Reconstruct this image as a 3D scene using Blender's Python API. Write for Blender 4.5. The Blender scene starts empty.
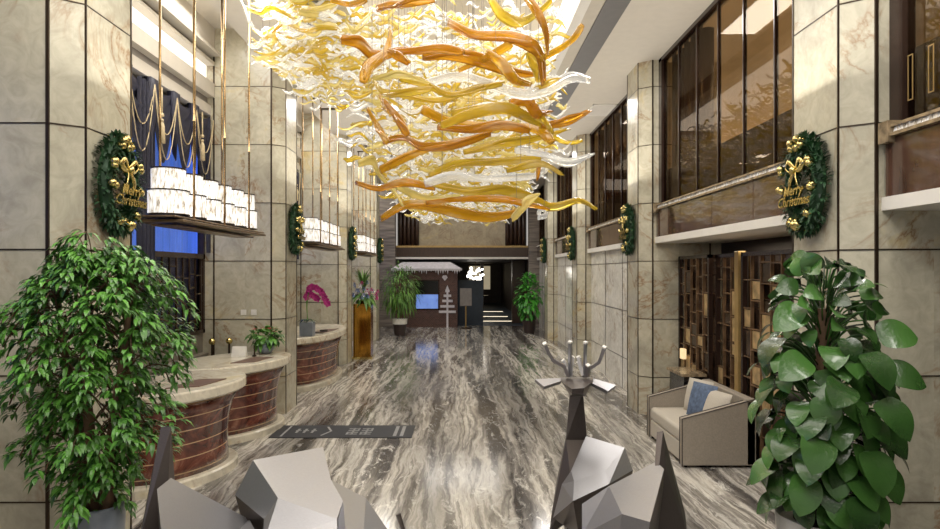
import bpy, bmesh, math, random
from mathutils import Vector, Matrix, Quaternion
R = random.Random(7)
PI = math.pi
sc = bpy.context.scene
COL = sc.collection
F = 620.0; VX = 462.0; VY = 271.0; H = 2.4     # focal length (px), vanishing point, eye height

def at(px, py, Y):
    return Vector(((px-VX)*Y/F, Y, H-(py-VY)*Y/F))

# ------------------------------------------------------------------ materials
def new_mat(name):
    m = bpy.data.materials.new(name); m.use_nodes = True
    nt = m.node_tree
    return m, nt, nt.nodes['Principled BSDF']
def C4(c): return (c[0], c[1], c[2], 1.0)
def srgb(r, g, b):
    f = lambda v: (v/255/12.92) if v/255 <= .04045 else ((v/255+.055)/1.055)**2.4
    return (f(r), f(g), f(b))
def ramp(nt, fac, stops):
    n = nt.nodes.new('ShaderNodeValToRGB')
    el = n.color_ramp.elements
    while len(el) < len(stops): el.new(.5)
    for e, (p, c) in zip(el, stops): e.position = p; e.color = C4(c)
    nt.links.new(fac, n.inputs['Fac']); return n.outputs['Color']
def coords(nt, scale=(1,1,1), kind='Object'):
    tc = nt.nodes.new('ShaderNodeTexCoord'); mp = nt.nodes.new('ShaderNodeMapping')
    mp.inputs['Scale'].default_value = scale
    nt.links.new(tc.outputs[kind], mp.inputs['Vector']); return mp.outputs['Vector']
def noise(nt, vec, scale, detail=4, rough=.5, dist=0):
    n = nt.nodes.new('ShaderNodeTexNoise')
    n.inputs['Scale'].default_value = scale; n.inputs['Detail'].default_value = detail
    n.inputs['Roughness'].default_value = rough; n.inputs['Distortion'].default_value = dist
    nt.links.new(vec, n.inputs['Vector']); return n.outputs['Fac']
def math_n(nt, op, a, b=None):
    n = nt.nodes.new('ShaderNodeMath'); n.operation = op
    for i, v in enumerate((a, b)):
        if v is None: continue
        if isinstance(v, (int, float)): n.inputs[i].default_value = v
        else: nt.links.new(v, n.inputs[i])
    return n.outputs[0]
def mixc(nt, fac, a, b, mode='MIX'):
    n = nt.nodes.new('ShaderNodeMix'); n.data_type = 'RGBA'; n.blend_type = mode
    for s, v in ((n.inputs['Factor'], fac), (n.inputs[6], a), (n.inputs[7], b)):
        if isinstance(v, (int, float)): s.default_value = v
        elif isinstance(v, tuple): s.default_value = C4(v)
        else: nt.links.new(v, s)
    return n.outputs[2]
def bump(nt, bs, h, st=.2, d=.01):
    b = nt.nodes.new('ShaderNodeBump'); b.inputs['Strength'].default_value = st; b.inputs['Distance'].default_value = d
    nt.links.new(h, b.inputs['Height']); nt.links.new(b.outputs[0], bs.inputs['Normal'])
def simple(name, c, rough=.5, metal=0, var=.12, nscale=8, emit=0, ecol=None, trans=0, bumpst=0, spec=None, coat=0, alpha=None, scale=(1,1,1)):
    m, nt, bs = new_mat(name)
    v = coords(nt, scale); n = noise(nt, v, nscale, 4)
    lo = tuple(x*(1-var) for x in c); hi = tuple(min(1, x*(1+var)) for x in c)
    col = ramp(nt, n, [(.3, lo), (.7, hi)])
    nt.links.new(col, bs.inputs['Base Color'])
    bs.inputs['Roughness'].default_value = rough; bs.inputs['Metallic'].default_value = metal
    if trans: bs.inputs['Transmission Weight'].default_value = trans
    if spec is not None: bs.inputs['Specular IOR Level'].default_value = spec
    if coat: bs.inputs['Coat Weight'].default_value = coat
    if emit:
        bs.inputs['Emission Strength'].default_value = emit
        bs.inputs['Emission Color'].default_value = C4(ecol or c)
    if bumpst: bump(nt, bs, n, bumpst)
    if alpha is not None: bs.inputs['Alpha'].default_value = alpha
    return m

def onyx(name, base, warm, vein, z0=.635, th=.965, rough=.22):
    m, nt, bs = new_mat(name)
    tc = nt.nodes.new('ShaderNodeTexCoord')
    sp = nt.nodes.new('ShaderNodeSeparateXYZ'); nt.links.new(tc.outputs['Object'], sp.inputs[0])
    k = math_n(nt, 'FLOOR', math_n(nt, 'DIVIDE', math_n(nt, 'SUBTRACT', sp.outputs['Z'], z0), th))
    kx = math_n(nt, 'FLOOR', math_n(nt, 'DIVIDE', sp.outputs['X'], 1.05))
    cb = nt.nodes.new('ShaderNodeCombineXYZ'); nt.links.new(k, cb.inputs[0]); nt.links.new(kx, cb.inputs[1])
    oi = nt.nodes.new('ShaderNodeObjectInfo'); nt.links.new(oi.outputs['Random'], cb.inputs[2])
    wn = nt.nodes.new('ShaderNodeTexWhiteNoise'); nt.links.new(cb.outputs[0], wn.inputs['Vector'])
    vs = nt.nodes.new('ShaderNodeVectorMath'); vs.operation = 'SCALE'; vs.inputs['Scale'].default_value = 30
    nt.links.new(wn.outputs['Color'], vs.inputs[0])
    va = nt.nodes.new('ShaderNodeVectorMath'); va.operation = 'ADD'
    nt.links.new(tc.outputs['Object'], va.inputs[0]); nt.links.new(vs.outputs[0], va.inputs[1])
    v = va.outputs[0]
    n1 = noise(nt, v, 1.1, 8, .6, .8)
    c = ramp(nt, n1, [(.3, tuple(x*.72 for x in base)), (.46, base), (.6, tuple(min(1, x*1.12) for x in base)), (.72, warm)])
    n2 = noise(nt, v, .9, 6, .62, 1.6)
    ridge = math_n(nt, 'ABSOLUTE', math_n(nt, 'SUBTRACT', n2, .5))
    vfac = ramp(nt, ridge, [(0, (.75,.75,.75)), (.012, (.35,.35,.35)), (.04, (0,0,0))])
    msk = ramp(nt, noise(nt, v, 1.3, 2), [(.45, (0,0,0)), (.6, (1,1,1))])
    c = mixc(nt, math_n(nt, 'MULTIPLY', vfac, msk), c, vein)
    n3 = noise(nt, v, 5, 6, .6, 2)
    c = mixc(nt, .5, c, ramp(nt, n3, [(.3, (.55,.53,.5)), (.65, (1,1,1))]), 'MULTIPLY')
    nt.links.new(c, bs.inputs['Base Color']); bs.inputs['Roughness'].default_value = rough
    return m

def floor_mat():
    m, nt, bs = new_mat('veined_marble')
    tc = nt.nodes.new('ShaderNodeTexCoord')
    w = noise(nt, coords(nt, (.7, .22, 1)), 1.0, 3)
    w2 = noise(nt, coords(nt, (1.6, .6, 1)), 1.6, 6, .6)
    off = math_n(nt, 'ADD', math_n(nt, 'MULTIPLY', math_n(nt, 'SUBTRACT', w, .5), .5), math_n(nt, 'MULTIPLY', math_n(nt, 'SUBTRACT', w2, .5), .22))
    cb = nt.nodes.new('ShaderNodeCombineXYZ'); nt.links.new(off, cb.inputs[0])
    va = nt.nodes.new('ShaderNodeVectorMath'); va.operation = 'ADD'
    nt.links.new(tc.outputs['Object'], va.inputs[0]); nt.links.new(cb.outputs[0], va.inputs[1])
    def stretched(sx, sy):
        mp = nt.nodes.new('ShaderNodeMapping'); mp.inputs['Scale'].default_value = (sx, sy, 1)
        nt.links.new(va.outputs[0], mp.inputs['Vector']); return mp.outputs['Vector']
    n1 = noise(nt, stretched(1, .055), 2.5, 7, .62, .2)
    c = ramp(nt, n1, [(.30, srgb(60,58,57)), (.42, srgb(92,88,85)), (.47, srgb(160,155,148)), (.51, srgb(218,213,203)), (.55, srgb(128,123,117)), (.61, srgb(226,221,210)), (.70, srgb(104,99,95))])
    n2 = noise(nt, stretched(1, .10), 6, 8, .75, .6)
    c = mixc(nt, .75, c, ramp(nt, n2, [(.36, (.42,.40,.38)), (.48, (.9,.88,.85)), (.56, (1,1,1)), (.64, (.66,.63,.6))]), 'MULTIPLY')
    n3 = noise(nt, stretched(1, .3), 7, 9, .8, 1.2)
    c = mixc(nt, ramp(nt, n3, [(.54, (0,0,0)), (.63, (.85,.85,.85))]), c, srgb(240,236,226))
    n4 = noise(nt, stretched(1, .10), 1.15, 4, .5, .3)
    c = mixc(nt, .9, c, ramp(nt, n4, [(.38, (.30,.30,.31)), (.49, (.72,.72,.73)), (.57, (1,1,1))]), 'MULTIPLY')
    nt.links.new(c, bs.inputs['Base Color'])
    bs.inputs['Roughness'].default_value = .12; bs.inputs['Specular IOR Level'].default_value = .42
    return m

def desk_mat():
    m, nt, bs = new_mat('polished_red_stone')
    v = coords(nt, (1, 1, 1.0))
    n1 = noise(nt, v, 2.6, 8, .7, 1.8)
    c = ramp(nt, n1, [(.3, srgb(40,16,12)), (.45, srgb(78,34,24)), (.58, srgb(112,58,42)), (.74, srgb(172,124,98))])
    tc = nt.nodes.new('ShaderNodeTexCoord'); sp = nt.nodes.new('ShaderNodeSeparateXYZ'); nt.links.new(tc.outputs['Object'], sp.inputs[0])
    fr = math_n(nt, 'FRACT', math_n(nt, 'DIVIDE', sp.outputs['Z'], .155))
    line = math_n(nt, 'LESS_THAN', fr, .075)
    c = mixc(nt, line, c, srgb(196,160,120))
    nt.links.new(c, bs.inputs['Base Color']); bs.inputs['Roughness'].default_value = .12; bs.inputs['Coat Weight'].default_value = .5
    return m

def crystal_mat(name, st):
    m, nt, bs = new_mat(name)
    n = noise(nt, coords(nt, (14, 14, 3.5)), 3, 4, .7, .3)
    c = ramp(nt, n, [(.34, srgb(120,108,94)), (.46, srgb(214,206,192)), (.56, (1,1,1))])
    nt.links.new(c, bs.inputs['Base Color']); nt.links.new(c, bs.inputs['Emission Color'])
    bs.inputs['Emission Strength'].default_value = st; bs.inputs['Roughness'].default_value = .15
    return m

def glass_mat(name, c, trans=.75, rough=.06, var=.25, bright=0):
    m, nt, bs = new_mat(name)
    n = noise(nt, coords(nt, (1,1,4)), 2.2, 4)
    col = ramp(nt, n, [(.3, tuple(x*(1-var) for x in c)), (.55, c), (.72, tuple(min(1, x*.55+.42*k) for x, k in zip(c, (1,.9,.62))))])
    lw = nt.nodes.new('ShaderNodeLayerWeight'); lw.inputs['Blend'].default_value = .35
    col = mixc(nt, math_n(nt, 'MULTIPLY', lw.outputs['Facing'], .65), col, tuple(x*.3 for x in c))  # rim shading put into the colour by view angle
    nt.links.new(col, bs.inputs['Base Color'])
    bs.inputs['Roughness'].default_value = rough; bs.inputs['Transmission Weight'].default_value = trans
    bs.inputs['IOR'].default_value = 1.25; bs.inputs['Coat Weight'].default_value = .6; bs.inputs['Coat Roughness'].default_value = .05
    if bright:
        nt.links.new(col, bs.inputs['Emission Color']); bs.inputs['Emission Strength'].default_value = bright  # self-lit glow put into the ribbon glass
    return m

def tinted_pane(name, tint, gloss=.25, rough=.02):
    m = bpy.data.materials.new(name); m.use_nodes = True; nt = m.node_tree; nt.nodes.clear()
    o = nt.nodes.new('ShaderNodeOutputMaterial'); mx = nt.nodes.new('ShaderNodeMixShader')
    tr = nt.nodes.new('ShaderNodeBsdfTransparent'); gl = nt.nodes.new('ShaderNodeBsdfGlossy')
    n = noise(nt, coords(nt, (.5,.5,.5)), 1.5, 2)
    nt.links.new(ramp(nt, n, [(.3, tuple(x*.85 for x in tint)), (.7, tint)]), tr.inputs['Color'])
    gl.inputs['Roughness'].default_value = rough; gl.inputs['Color'].default_value = (.8,.72,.62,1)
    mx.inputs[0].default_value = gloss
    nt.links.new(tr.outputs[0], mx.inputs[1]); nt.links.new(gl.outputs[0], mx.inputs[2]); nt.links.new(mx.outputs[0], o.inputs[0])
    return m

def leaf_mat(name, dark, light, rough=.35, scale=6):
    m, nt, bs = new_mat(name)
    g = nt.nodes.new('ShaderNodeNewGeometry')
    n = noise(nt, coords(nt), scale, 3)
    f = math_n(nt, 'ADD', math_n(nt, 'MULTIPLY', g.outputs['Random Per Island'], .6), math_n(nt, 'MULTIPLY', n, .5))
    c = ramp(nt, f, [(.15, dark), (.85, light)])
    nt.links.new(c, bs.inputs['Base Color']); bs.inputs['Roughness'].default_value = rough
    bs.inputs['Transmission Weight'].default_value = .0
    bs.inputs['Subsurface Weight'].default_value = 0
    return m

M = {}
M['onyx'] = onyx('cream_onyx', srgb(190,184,163), srgb(206,186,134), srgb(140,98,56))
M['onyx_ledge'] = onyx('pale_onyx', srgb(220,212,192), srgb(230,215,175), srgb(160,125,85), rough=.15)
M['pale_wall'] = onyx('pale_wall_onyx', srgb(232,230,222), srgb(236,228,205), srgb(176,156,130), rough=.12)
M['bronze'] = simple('dark_bronze', srgb(58,46,36), .35, .7)
M['traymetal'] = simple('bronze_tray', srgb(128,106,84), .3, .6, .3, 6)
M['gold_rod'] = simple('brushed_gold_rod', srgb(176,148,108), .25, 1, .2, 30)
M['floor'] = floor_mat()
M['ceil'] = simple('plaster', srgb(196,188,174), .8, var=.03)
M['white'] = simple('white_paint', srgb(226,222,214), .5, var=.03)
M['cove'] = simple('lit_cove', srgb(250,245,235), .8, emit=1.6, ecol=(1,.95,.86), var=.02)
M['cove2'] = simple('lit_cornice', srgb(250,245,235), .8, emit=1.6, ecol=(1,.96,.9), var=.02)
M['slot'] = simple('dark_slot', srgb(70,64,58), .5, var=.1)
M['greyband'] = simple('grey_moulding', srgb(120,112,104), .5)
M['brown'] = simple('glossy_brown_panel', srgb(74,52,42), .08, var=.35, nscale=2, coat=.4, scale=(1,3,1))
M['darkbrown'] = simple('dark_brown_frame', srgb(52,38,32), .2, .3)
M['darkwood'] = simple('dark_wood', srgb(58,40,32), .3, var=.3, nscale=6, scale=(6,6,.6))
M['pane'] = tinted_pane('bronze_glass', (.66,.56,.44), .05)
M['pane_clear'] = tinted_pane('window_glass', (.8,.85,.95), .06)
M['mezz'] = simple('glowing_mezzanine_plaster', srgb(190,168,130), .8, emit=.6, ecol=srgb(206,190,156), var=.25, nscale=1.2)  # room light put into the plaster as glow
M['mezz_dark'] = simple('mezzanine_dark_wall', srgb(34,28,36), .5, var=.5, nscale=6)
M['crystal'] = crystal_mat('lit_crystal', 1.0)
M['rail'] = crystal_mat('crackled_crystal_rail', .1)
M['desk'] = desk_mat()
M['blue'] = simple('dusk_glow_blue', srgb(90,126,210), .7, var=.4, nscale=4, emit=.9, ecol=srgb(100,140,228), scale=(1,6,.3))  # dusk light from outside put in as glow
M['navyback'] = simple('dusk_blue_backing', srgb(34,38,74), .3, var=.6, nscale=3)
M['navy'] = simple('navy_velvet', srgb(26,26,46), .6, var=.35, nscale=12)
M['goldtrim'] = simple('gold_cord', srgb(200,180,140), .5, var=.2, nscale=40)
M['gold'] = simple('shiny_gold', srgb(224,204,132), .22, 1, .15, 20)
M['pine'] = leaf_mat('pine_needles', srgb(12,34,20), srgb(44,88,48), .6)
M['leafA'] = leaf_mat('bright_small_leaves', srgb(12,44,16), srgb(96,156,58), .35, 2.5)
M['leafB'] = leaf_mat('broad_glossy_leaves', srgb(5,22,9), srgb(66,108,46), .25, 3)
def vein(m):
    nt = m.node_tree; bs = nt.nodes['Principled BSDF']
    h = noise(nt, coords(nt, (1,1,1)), 38, 3, .5, 1.0)
    bump(nt, bs, h, .35, .01); bs.inputs['Coat Weight'].default_value = .35; bs.inputs['Coat Roughness'].default_value = .1
vein(M['leafB'])
M['leafC'] = leaf_mat('bamboo_leaves', srgb(30,80,20), srgb(110,160,60), .5)
M['leafD'] = leaf_mat('fresh_green_leaves', srgb(20,90,24), srgb(96,190,70), .35)
M['bark'] = simple('brown_bark', srgb(96,72,52), .8, var=.35, nscale=20, bumpst=.4)
M['pot_grey'] = simple('grey_blue_pot', srgb(120,128,138), .3, var=.15)
M['pot_white'] = simple('white_pot', srgb(200,198,192), .3)
M['pot_dark'] = simple('dark_pot', srgb(52,40,36), .4)
M['soil'] = simple('soil', srgb(40,28,20), .9, var=.4, nscale=40)
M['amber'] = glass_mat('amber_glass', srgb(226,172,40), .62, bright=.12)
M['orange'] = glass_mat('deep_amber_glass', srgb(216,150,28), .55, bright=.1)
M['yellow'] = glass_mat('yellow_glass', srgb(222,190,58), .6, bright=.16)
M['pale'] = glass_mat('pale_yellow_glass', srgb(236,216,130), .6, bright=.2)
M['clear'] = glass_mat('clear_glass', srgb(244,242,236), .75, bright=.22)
M['wire'] = simple('steel_wire', srgb(120,114,106), .4, .8)
M['steel'] = simple('brushed_steel', srgb(158,157,160), .34, .75, .08, 60, scale=(1,12,1))
M['steel_dark'] = simple('dark_steel', srgb(92,84,80), .38, .7, .1, 60, scale=(1,12,1))
M['fabric'] = simple('taupe_fabric', srgb(150,140,126), .8, var=.1, nscale=60, bumpst=.15)
M['fabric_lt'] = simple('light_linen', srgb(186,178,164), .85, var=.08, nscale=80, bumpst=.15)
M['piping'] = simple('dark_piping', srgb(52,44,40), .5)
M['bluefab'] = simple('blue_fabric', srgb(82,98,124), .8, var=.35, nscale=25, bumpst=.3)
M['mat'] = simple('charcoal_mat', srgb(34,35,40), .7, var=.1, nscale=60)
M['matgrey'] = simple('pale_print', srgb(140,140,140), .7)
M['goldpanel'] = simple('gold_mirror', srgb(190,140,60), .15, 1, .3, 5, scale=(4,4,.6))
M['magenta'] = simple('magenta_petal', srgb(186,40,130), .5, var=.3, nscale=30)
M['red'] = simple('red_petal', srgb(176,52,52), .5, var=.3, nscale=30)
M['whitepet'] = simple('pale_petal', srgb(222,218,220), .5)
M['lilac'] = simple('blue_petal', srgb(120,140,190), .5, var=.3)
def brick_mat():
    m, nt, bs = new_mat('gingerbread_brick')
    tc = nt.nodes.new('ShaderNodeTexCoord'); mp = nt.nodes.new('ShaderNodeMapping'); mp.inputs['Rotation'].default_value = (PI/2,0,0)
    nt.links.new(tc.outputs['Object'], mp.inputs['Vector'])
    b = nt.nodes.new('ShaderNodeTexBrick'); b.inputs['Scale'].default_value = 5
    b.inputs['Color1'].default_value = C4(srgb(58,36,32)); b.inputs['Color2'].default_value = C4(srgb(84,54,46)); b.inputs['Mortar'].default_value = C4(srgb(120,100,92))
    nt.links.new(mp.outputs[0], b.inputs['Vector']); nt.links.new(b.outputs['Color'], bs.inputs['Base Color']); bs.inputs['Roughness'].default_value = .8
    return m
M['brick'] = brick_mat()
M['padbrown'] = simple('leather_pad', srgb(104,80,66), .55, var=.1)
M['snow'] = simple('white_icing', srgb(205,200,205), .7)
M['screen'] = simple('blue_screen', srgb(90,120,190), .3, var=.8, nscale=2.5, emit=.9, ecol=srgb(110,140,210))
M['black'] = simple('black_gloss', srgb(20,18,20), .15)
M['navyfloor'] = simple('dark_blue_carpet', srgb(38,48,60), .6)
M['darkwall'] = simple('dark_wall', srgb(44,36,34), .6, var=.3, nscale=3)
M['stripe'] = simple('grey_slate_courses', srgb(124,114,106), .5, var=.55, nscale=2.2, scale=(.5,.5,6))
M['beigemarble'] = onyx('beige_marble', srgb(176,160,130), srgb(190,168,120), srgb(130,100,70), rough=.3)
M['lampglow'] = simple('warm_lamp', (1,.95,.85), .5, emit=9, ecol=(1,.93,.82))
M['amberlamp'] = simple('dim_amber_lamp', (1,.8,.5), .5, emit=.9, ecol=(1,.7,.35))
M['glow_s'] = simple('soft_lamp', (1,.95,.85), .5, emit=2.5, ecol=(1,.85,.6))
M['paper'] = simple('paper', srgb(222,218,208), .7)
M['greyboard'] = simple('grey_board', srgb(120,114,110), .6)
M['cabinet'] = simple('grey_cabinet', srgb(124,116,104), .5)
M['stonerail'] = simple('veined_brown_rail', srgb(142,124,98), .25, .2, .5, 14)
M['goldwood'] = simple('gold_post', srgb(172,142,88), .35, .4)
M['latt'] = simple('bronze_lattice', srgb(128,100,74), .25, .5, .4, 6)
M['mirr'] = simple('aged_gold_tile', srgb(196,166,118), .3, .4, .4, 9)
M['smoked'] = simple('smoked_mirror', srgb(70,54,44), .12, .5, .6, 5)

# ------------------------------------------------------------------ mesh building
class MB:
    def __init__(s): s.v = []; s.f = []; s.m = []; s.cur = 0
    def add(s, vs, fs):
        o = len(s.v); s.v += [Vector(v) for v in vs]
        for f in fs: s.f.append([o+i for i in f]); s.m.append(s.cur)
        return s
    def box(s, a, b):
        x0,y0,z0 = a; x1,y1,z1 = b
        if x0 > x1: x0,x1 = x1,x0
        if y0 > y1: y0,y1 = y1,y0
        if z0 > z1: z0,z1 = z1,z0
        return s.add([(x0,y0,z0),(x1,y0,z0),(x1,y1,z0),(x0,y1,z0),(x0,y0,z1),(x1,y0,z1),(x1,y1,z1),(x0,y1,z1)],
              [(0,3,2,1),(4,5,6,7),(0,1,5,4),(1,2,6,5),(2,3,7,6),(3,0,4,7)])
    def prism(s, poly, z0, z1):
        n = len(poly)
        return s.add([(x,y,z0) for x,y in poly]+[(x,y,z1) for x,y in poly],
              [tuple(range(n))[::-1], tuple(range(n,2*n))]+[(i,(i+1)%n,n+(i+1)%n,n+i) for i in range(n)])
    def tube(s, path, rad, n=8, flat=1.0, twist=0.0, up=(0,0,1), cap=True):
        path = [Vector(p) for p in path]; k = len(path)
        if not hasattr(rad, '__len__'): rad = [rad]*k
        vs = []; prev = None
        for i, p in enumerate(path):
            t = (path[min(i+1,k-1)]-path[max(i-1,0)]).normalized()
            if prev is None:
                u = Vector(up)
                if abs(t.dot(u)) > .95: u = Vector((1,0,0))
                a = (u - t*u.dot(t)).normalized()
            else:
                a = (prev - t*prev.dot(t)).normalized()
            prev = a; b = t.cross(a)
            tw = twist*i/max(1,k-1)
            for j in range(n):
                th = 2*PI*j/n
                q = a*math.cos(th) + b*math.sin(th)*flat
                if tw: q = Quaternion(t, tw) @ q
                vs.append(p + q*rad[i])
        fs = [(i*n+j, i*n+(j+1)%n, (i+1)*n+(j+1)%n, (i+1)*n+j) for i in range(k-1) for j in range(n)]
        if cap: fs += [tuple(range(n))[::-1], tuple(range((k-1)*n, k*n))]
        return s.add(vs, fs)
    def lathe(s, prof, n=20, c=(0,0,0), sx=1, sy=1, shear=0, arc=2*PI):
        vs = []; k = len(prof)
        for r, z in prof:
            for j in range(n):
                th = arc*j/n
                y = r*sy*math.sin(th); vs.append((c[0]+r*sx*math.cos(th)+shear*y, c[1]+y, c[2]+z))
        fs = [(i*n+j, i*n+(j+1)%n, (i+1)*n+(j+1)%n, (i+1)*n+j) for i in range(k-1) for j in range(n)]
        fs += [tuple(range(n))[::-1], tuple(range((k-1)*n, k*n))]
        return s.add(vs, fs)
    def ball(s, c, r, n=8, sc=(1,1,1)):
        m = max(4, n*2//3)
        prof = [(math.sin(PI*i/m)*r, -math.cos(PI*i/m)*r) for i in range(m+1)]
        prof[0] = (r*.02, -r); prof[-1] = (r*.02, r)
        vs = []
        for q, z in prof:
            for j in range(n):
                th = 2*PI*j/n; vs.append((c[0]+q*math.cos(th)*sc[0], c[1]+q*math.sin(th)*sc[1], c[2]+z*sc[2]))
        k = m+1
        fs = [(i*n+j, i*n+(j+1)%n, (i+1)*n+(j+1)%n, (i+1)*n+j) for i in range(k-1) for j in range(n)]
        fs += [tuple(range(n))[::-1], tuple(range((k-1)*n, k*n))]
        return s.add(vs, fs)
    def hull(s, pts):
        bm = bmesh.new()
        for p in pts: bm.verts.new(p)
        r = bmesh.ops.convex_hull(bm, input=bm.verts)
        bmesh.ops.dissolve_limit(bm, angle_limit=.06, verts=bm.verts, edges=bm.edges)
        loose = [v for v in bm.verts if not v.link_faces]
        for v in loose: bm.verts.remove(v)
        bm.verts.index_update()
        bmesh.ops.recalc_face_normals(bm, faces=bm.faces)
        s.add([v.co.copy() for v in bm.verts], [[v.index for v in f.verts] for f in bm.faces])
        bm.free(); return s
    def leaf(s, base, d, L, W, n=None, droop=.3, seg=4, fold=.15, tipw=1.0, heart=False):
        """one curved leaf blade from base along d"""
        d = Vector(d).normalized(); up = Vector(n) if n else Vector((0,0,1))
        side = d.cross(up)
        if side.length < .01: side = Vector((1,0,0))
        side.normalize(); nn = side.cross(d).normalized()
        vs = []; 
        for i in range(seg+1):
            t = i/seg
            if heart: w = W*.5*(math.sin(PI*min(1,(t*.80+.20)))**.6)*(1.0 if t < 1 else .05)
            else: w = W*.5*math.sin(PI*(t*.92+.04))**.9
            if i == seg: w = W*.02
            p = Vector(base) + d*L*t - nn*(-.12*L*math.sin(PI*t)) - Vector((0,0,1))*droop*L*t*t
            vs += [p - side*w + nn*fold*w, p, p + side*w + nn*fold*w]
        fs = []
        for i in range(seg):
            a = i*3; fs += [(a,a+1,a+4,a+3),(a+1,a+2,a+5,a+4)]
        return s.add(vs, fs)
    def build(s, name, mats, parent=None, smooth=False, local=False):
        me = bpy.data.meshes.new(name)
        off = Vector((0,0,0))
        if parent is not None and not local: off = wloc(parent)
        me.from_pydata([v-off for v in s.v], [], s.f)
        if not isinstance(mats, (list, tuple)): mats = [mats]
        for m in mats: me.materials.append(m)
        if len(mats) > 1:
            for p, k in zip(me.polygons, s.m): p.material_index = k
        me.update()
        if smooth: me.polygons.foreach_set('use_smooth', [True]*len(me.polygons))
        o = bpy.data.objects.new(name, me); COL.objects.link(o)
        if parent is not None: o.parent = parent
        return o
def wloc(o):
    v = o.location.copy(); p = o.parent
    while p: v += p.location; p = p.parent
    return v
def tag(o, label=None, cat=None, group=None, kind=None):
    if label: o['label'] = label
    if cat: o['category'] = cat
    if group: o['group'] = group
    if kind: o['kind'] = kind
    return o
def thing(name, loc, label, cat, group=None, rz=0, kind=None):
    o = bpy.data.objects.new(name, None); COL.objects.link(o)
    o.location = loc; o.rotation_euler = (0,0,rz); o.empty_display_size = .2
    return tag(o, label, cat, group, kind)
def copy_tree(o, parent=None):
    c = o.copy(); COL.objects.link(c)
    if parent is not None: c.parent = parent
    for ch in [x for x in COL.objects if x.parent == o]: copy_tree(ch, c)
    return c
def smoothed(pts, n=24):
    pts = [Vector(p) for p in pts]; out = []
    P = [pts[0]*2-pts[1]] + pts + [pts[-1]*2-pts[-2]]
    seg = len(pts)-1
    for i in range(n+1):
        u = i/n*seg; k = min(int(u), seg-1); t = u-k
        a,b,c,d = P[k],P[k+1],P[k+2],P[k+3]
        out.append(.5*((2*b)+(c-a)*t+(2*a-5*b+4*c-d)*t*t+(3*b-a-3*c+d)*t**3))
    return out
def bevel(o, w=.01, seg=2):
    m = o.modifiers.new('bevel', 'BEVEL'); m.width = w; m.segments = seg; m.limit_method = 'ANGLE'; return o
def text_mesh(txt, size, name, mat, parent, mtx, extrude=.004, spacing=1):
    cu = bpy.data.curves.new('t', 'FONT'); cu.body = txt; cu.size = size; cu.extrude = extrude
    cu.align_x = 'CENTER'; cu.align_y = 'CENTER'; cu.resolution_u = 2; cu.offset = size*.012; cu.shear = .3; cu.space_line = .75
    to = bpy.data.objects.new('t', cu); COL.objects.link(to)
    dg = bpy.context.evaluated_depsgraph_get(); me = bpy.data.meshes.new_from_object(to.evaluated_get(dg))
    bpy.data.objects.remove(to); bpy.data.curves.remove(cu)
    me.transform(mtx); me.name = name; me.materials.clear(); me.materials.append(mat)
    o = bpy.data.objects.new(name, me); COL.objects.link(o); o.parent = parent; return o

YK = [4.73+5.55*k for k in range(5)]
D = .96
TOP = 5.9
# ------------------------------------------------------------------ room shell
def struct(o): o['kind'] = 'structure'; return o
mb = MB().box((-5.2,-2.5,-.12),(6.2,27.2,0)); struct(mb.build('floor', M['floor']))
# ceiling, with coffer over the aisle and a raised cove over the reception windows
mb = MB()
mb.box((1.64,-2.5,TOP),(6.2,27.2,TOP+.1)); mb.box((-3.3,-2.5,TOP),(-1.64,27.2,TOP+.1))
mb.box((-1.64,22,TOP),(1.64,27.2,TOP+.1))
mb.box((-3.3,-2.5,TOP+.1),(-3.25,27.2,6.5)); mb.box((-4.5,-2.5,6.42),(-3.3,27.2,6.5))
mb.box((-1.7,-2.5,6.8),(1.7,22,6.9))
struct(mb.build('ceiling', M['ceil']))
mb = MB()
for s in (-1,1):
    mb.box((s*1.64,-2.5,TOP+.12),(s*1.70,22,6.8))
mb.box((-1.64,21.95,TOP+.1),(1.64,22,6.8))
struct(mb.build('trim_1', M['cove']))
mb = MB()
for s in (-1,1): mb.box((s*1.52,-2.5,TOP-.03),(s*1.66,22,TOP+.12))
struct(mb.build('trim_2', M['white']))
mb = MB()
mb.box((1.86,-2.5,TOP-.012),(2.18,24,TOP)); mb.box((-2.18,-2.5,TOP-.012),(-1.86,24,TOP))
struct(mb.build('trim_3', M['slot']))
# right walls: ground-floor recess wall and mezzanine
XR = 4.3; XW = 3.3
mb = MB().box((XR,-2.5,0),(XR+.1,27,2.86)); struct(mb.build('wall_right', M['darkwall']))
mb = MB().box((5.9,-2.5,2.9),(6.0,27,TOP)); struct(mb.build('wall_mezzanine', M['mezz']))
mb = MB().box((3.2,-2.5,2.86),(6.0,27,2.96)); struct(mb.build('trim_4', M['white']))
# left wall: solid at bottom and top, windows between
mb = MB()
mb.box((-4.4,-2.5,0),(-4.3,27,1.38)); mb.box((-4.4,-2.5,4.9),(-4.3,27,6.5))
struct(mb.build('wall_left', M['cabinet']))
mb = MB().box((-4.9,-2.5,1.0),(-4.85,27,5.2)); struct(mb.build('wall_dusk_glow', M['blue']))  # added glowing panel in place of the dusk light outside
mb = MB().box((-4.46,-2.5,1.0),(-4.42,27,2.66)); struct(mb.build('wall_outside_lower', M['navyback']))
mb = MB()
mb.box((-4.3,-2.5,4.98),(-4.16,27,5.14)); struct(mb.build('trim_5', M['ceil']))
mb = MB(); mb.box((-4.3,-2.5,5.14),(-4.22,27,5.27)); struct(mb.build('trim_6', M['greyband']))
mb = MB(); mb.box((-4.3,-2.5,5.27),(-4.1,27,5.5)); struct(mb.build('trim_7', M['ceil']))
mb = MB(); mb.box((-4.3,-2.5,5.5),(-4.24,27,5.8)); struct(mb.build('trim_8', M['cove2']))
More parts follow.
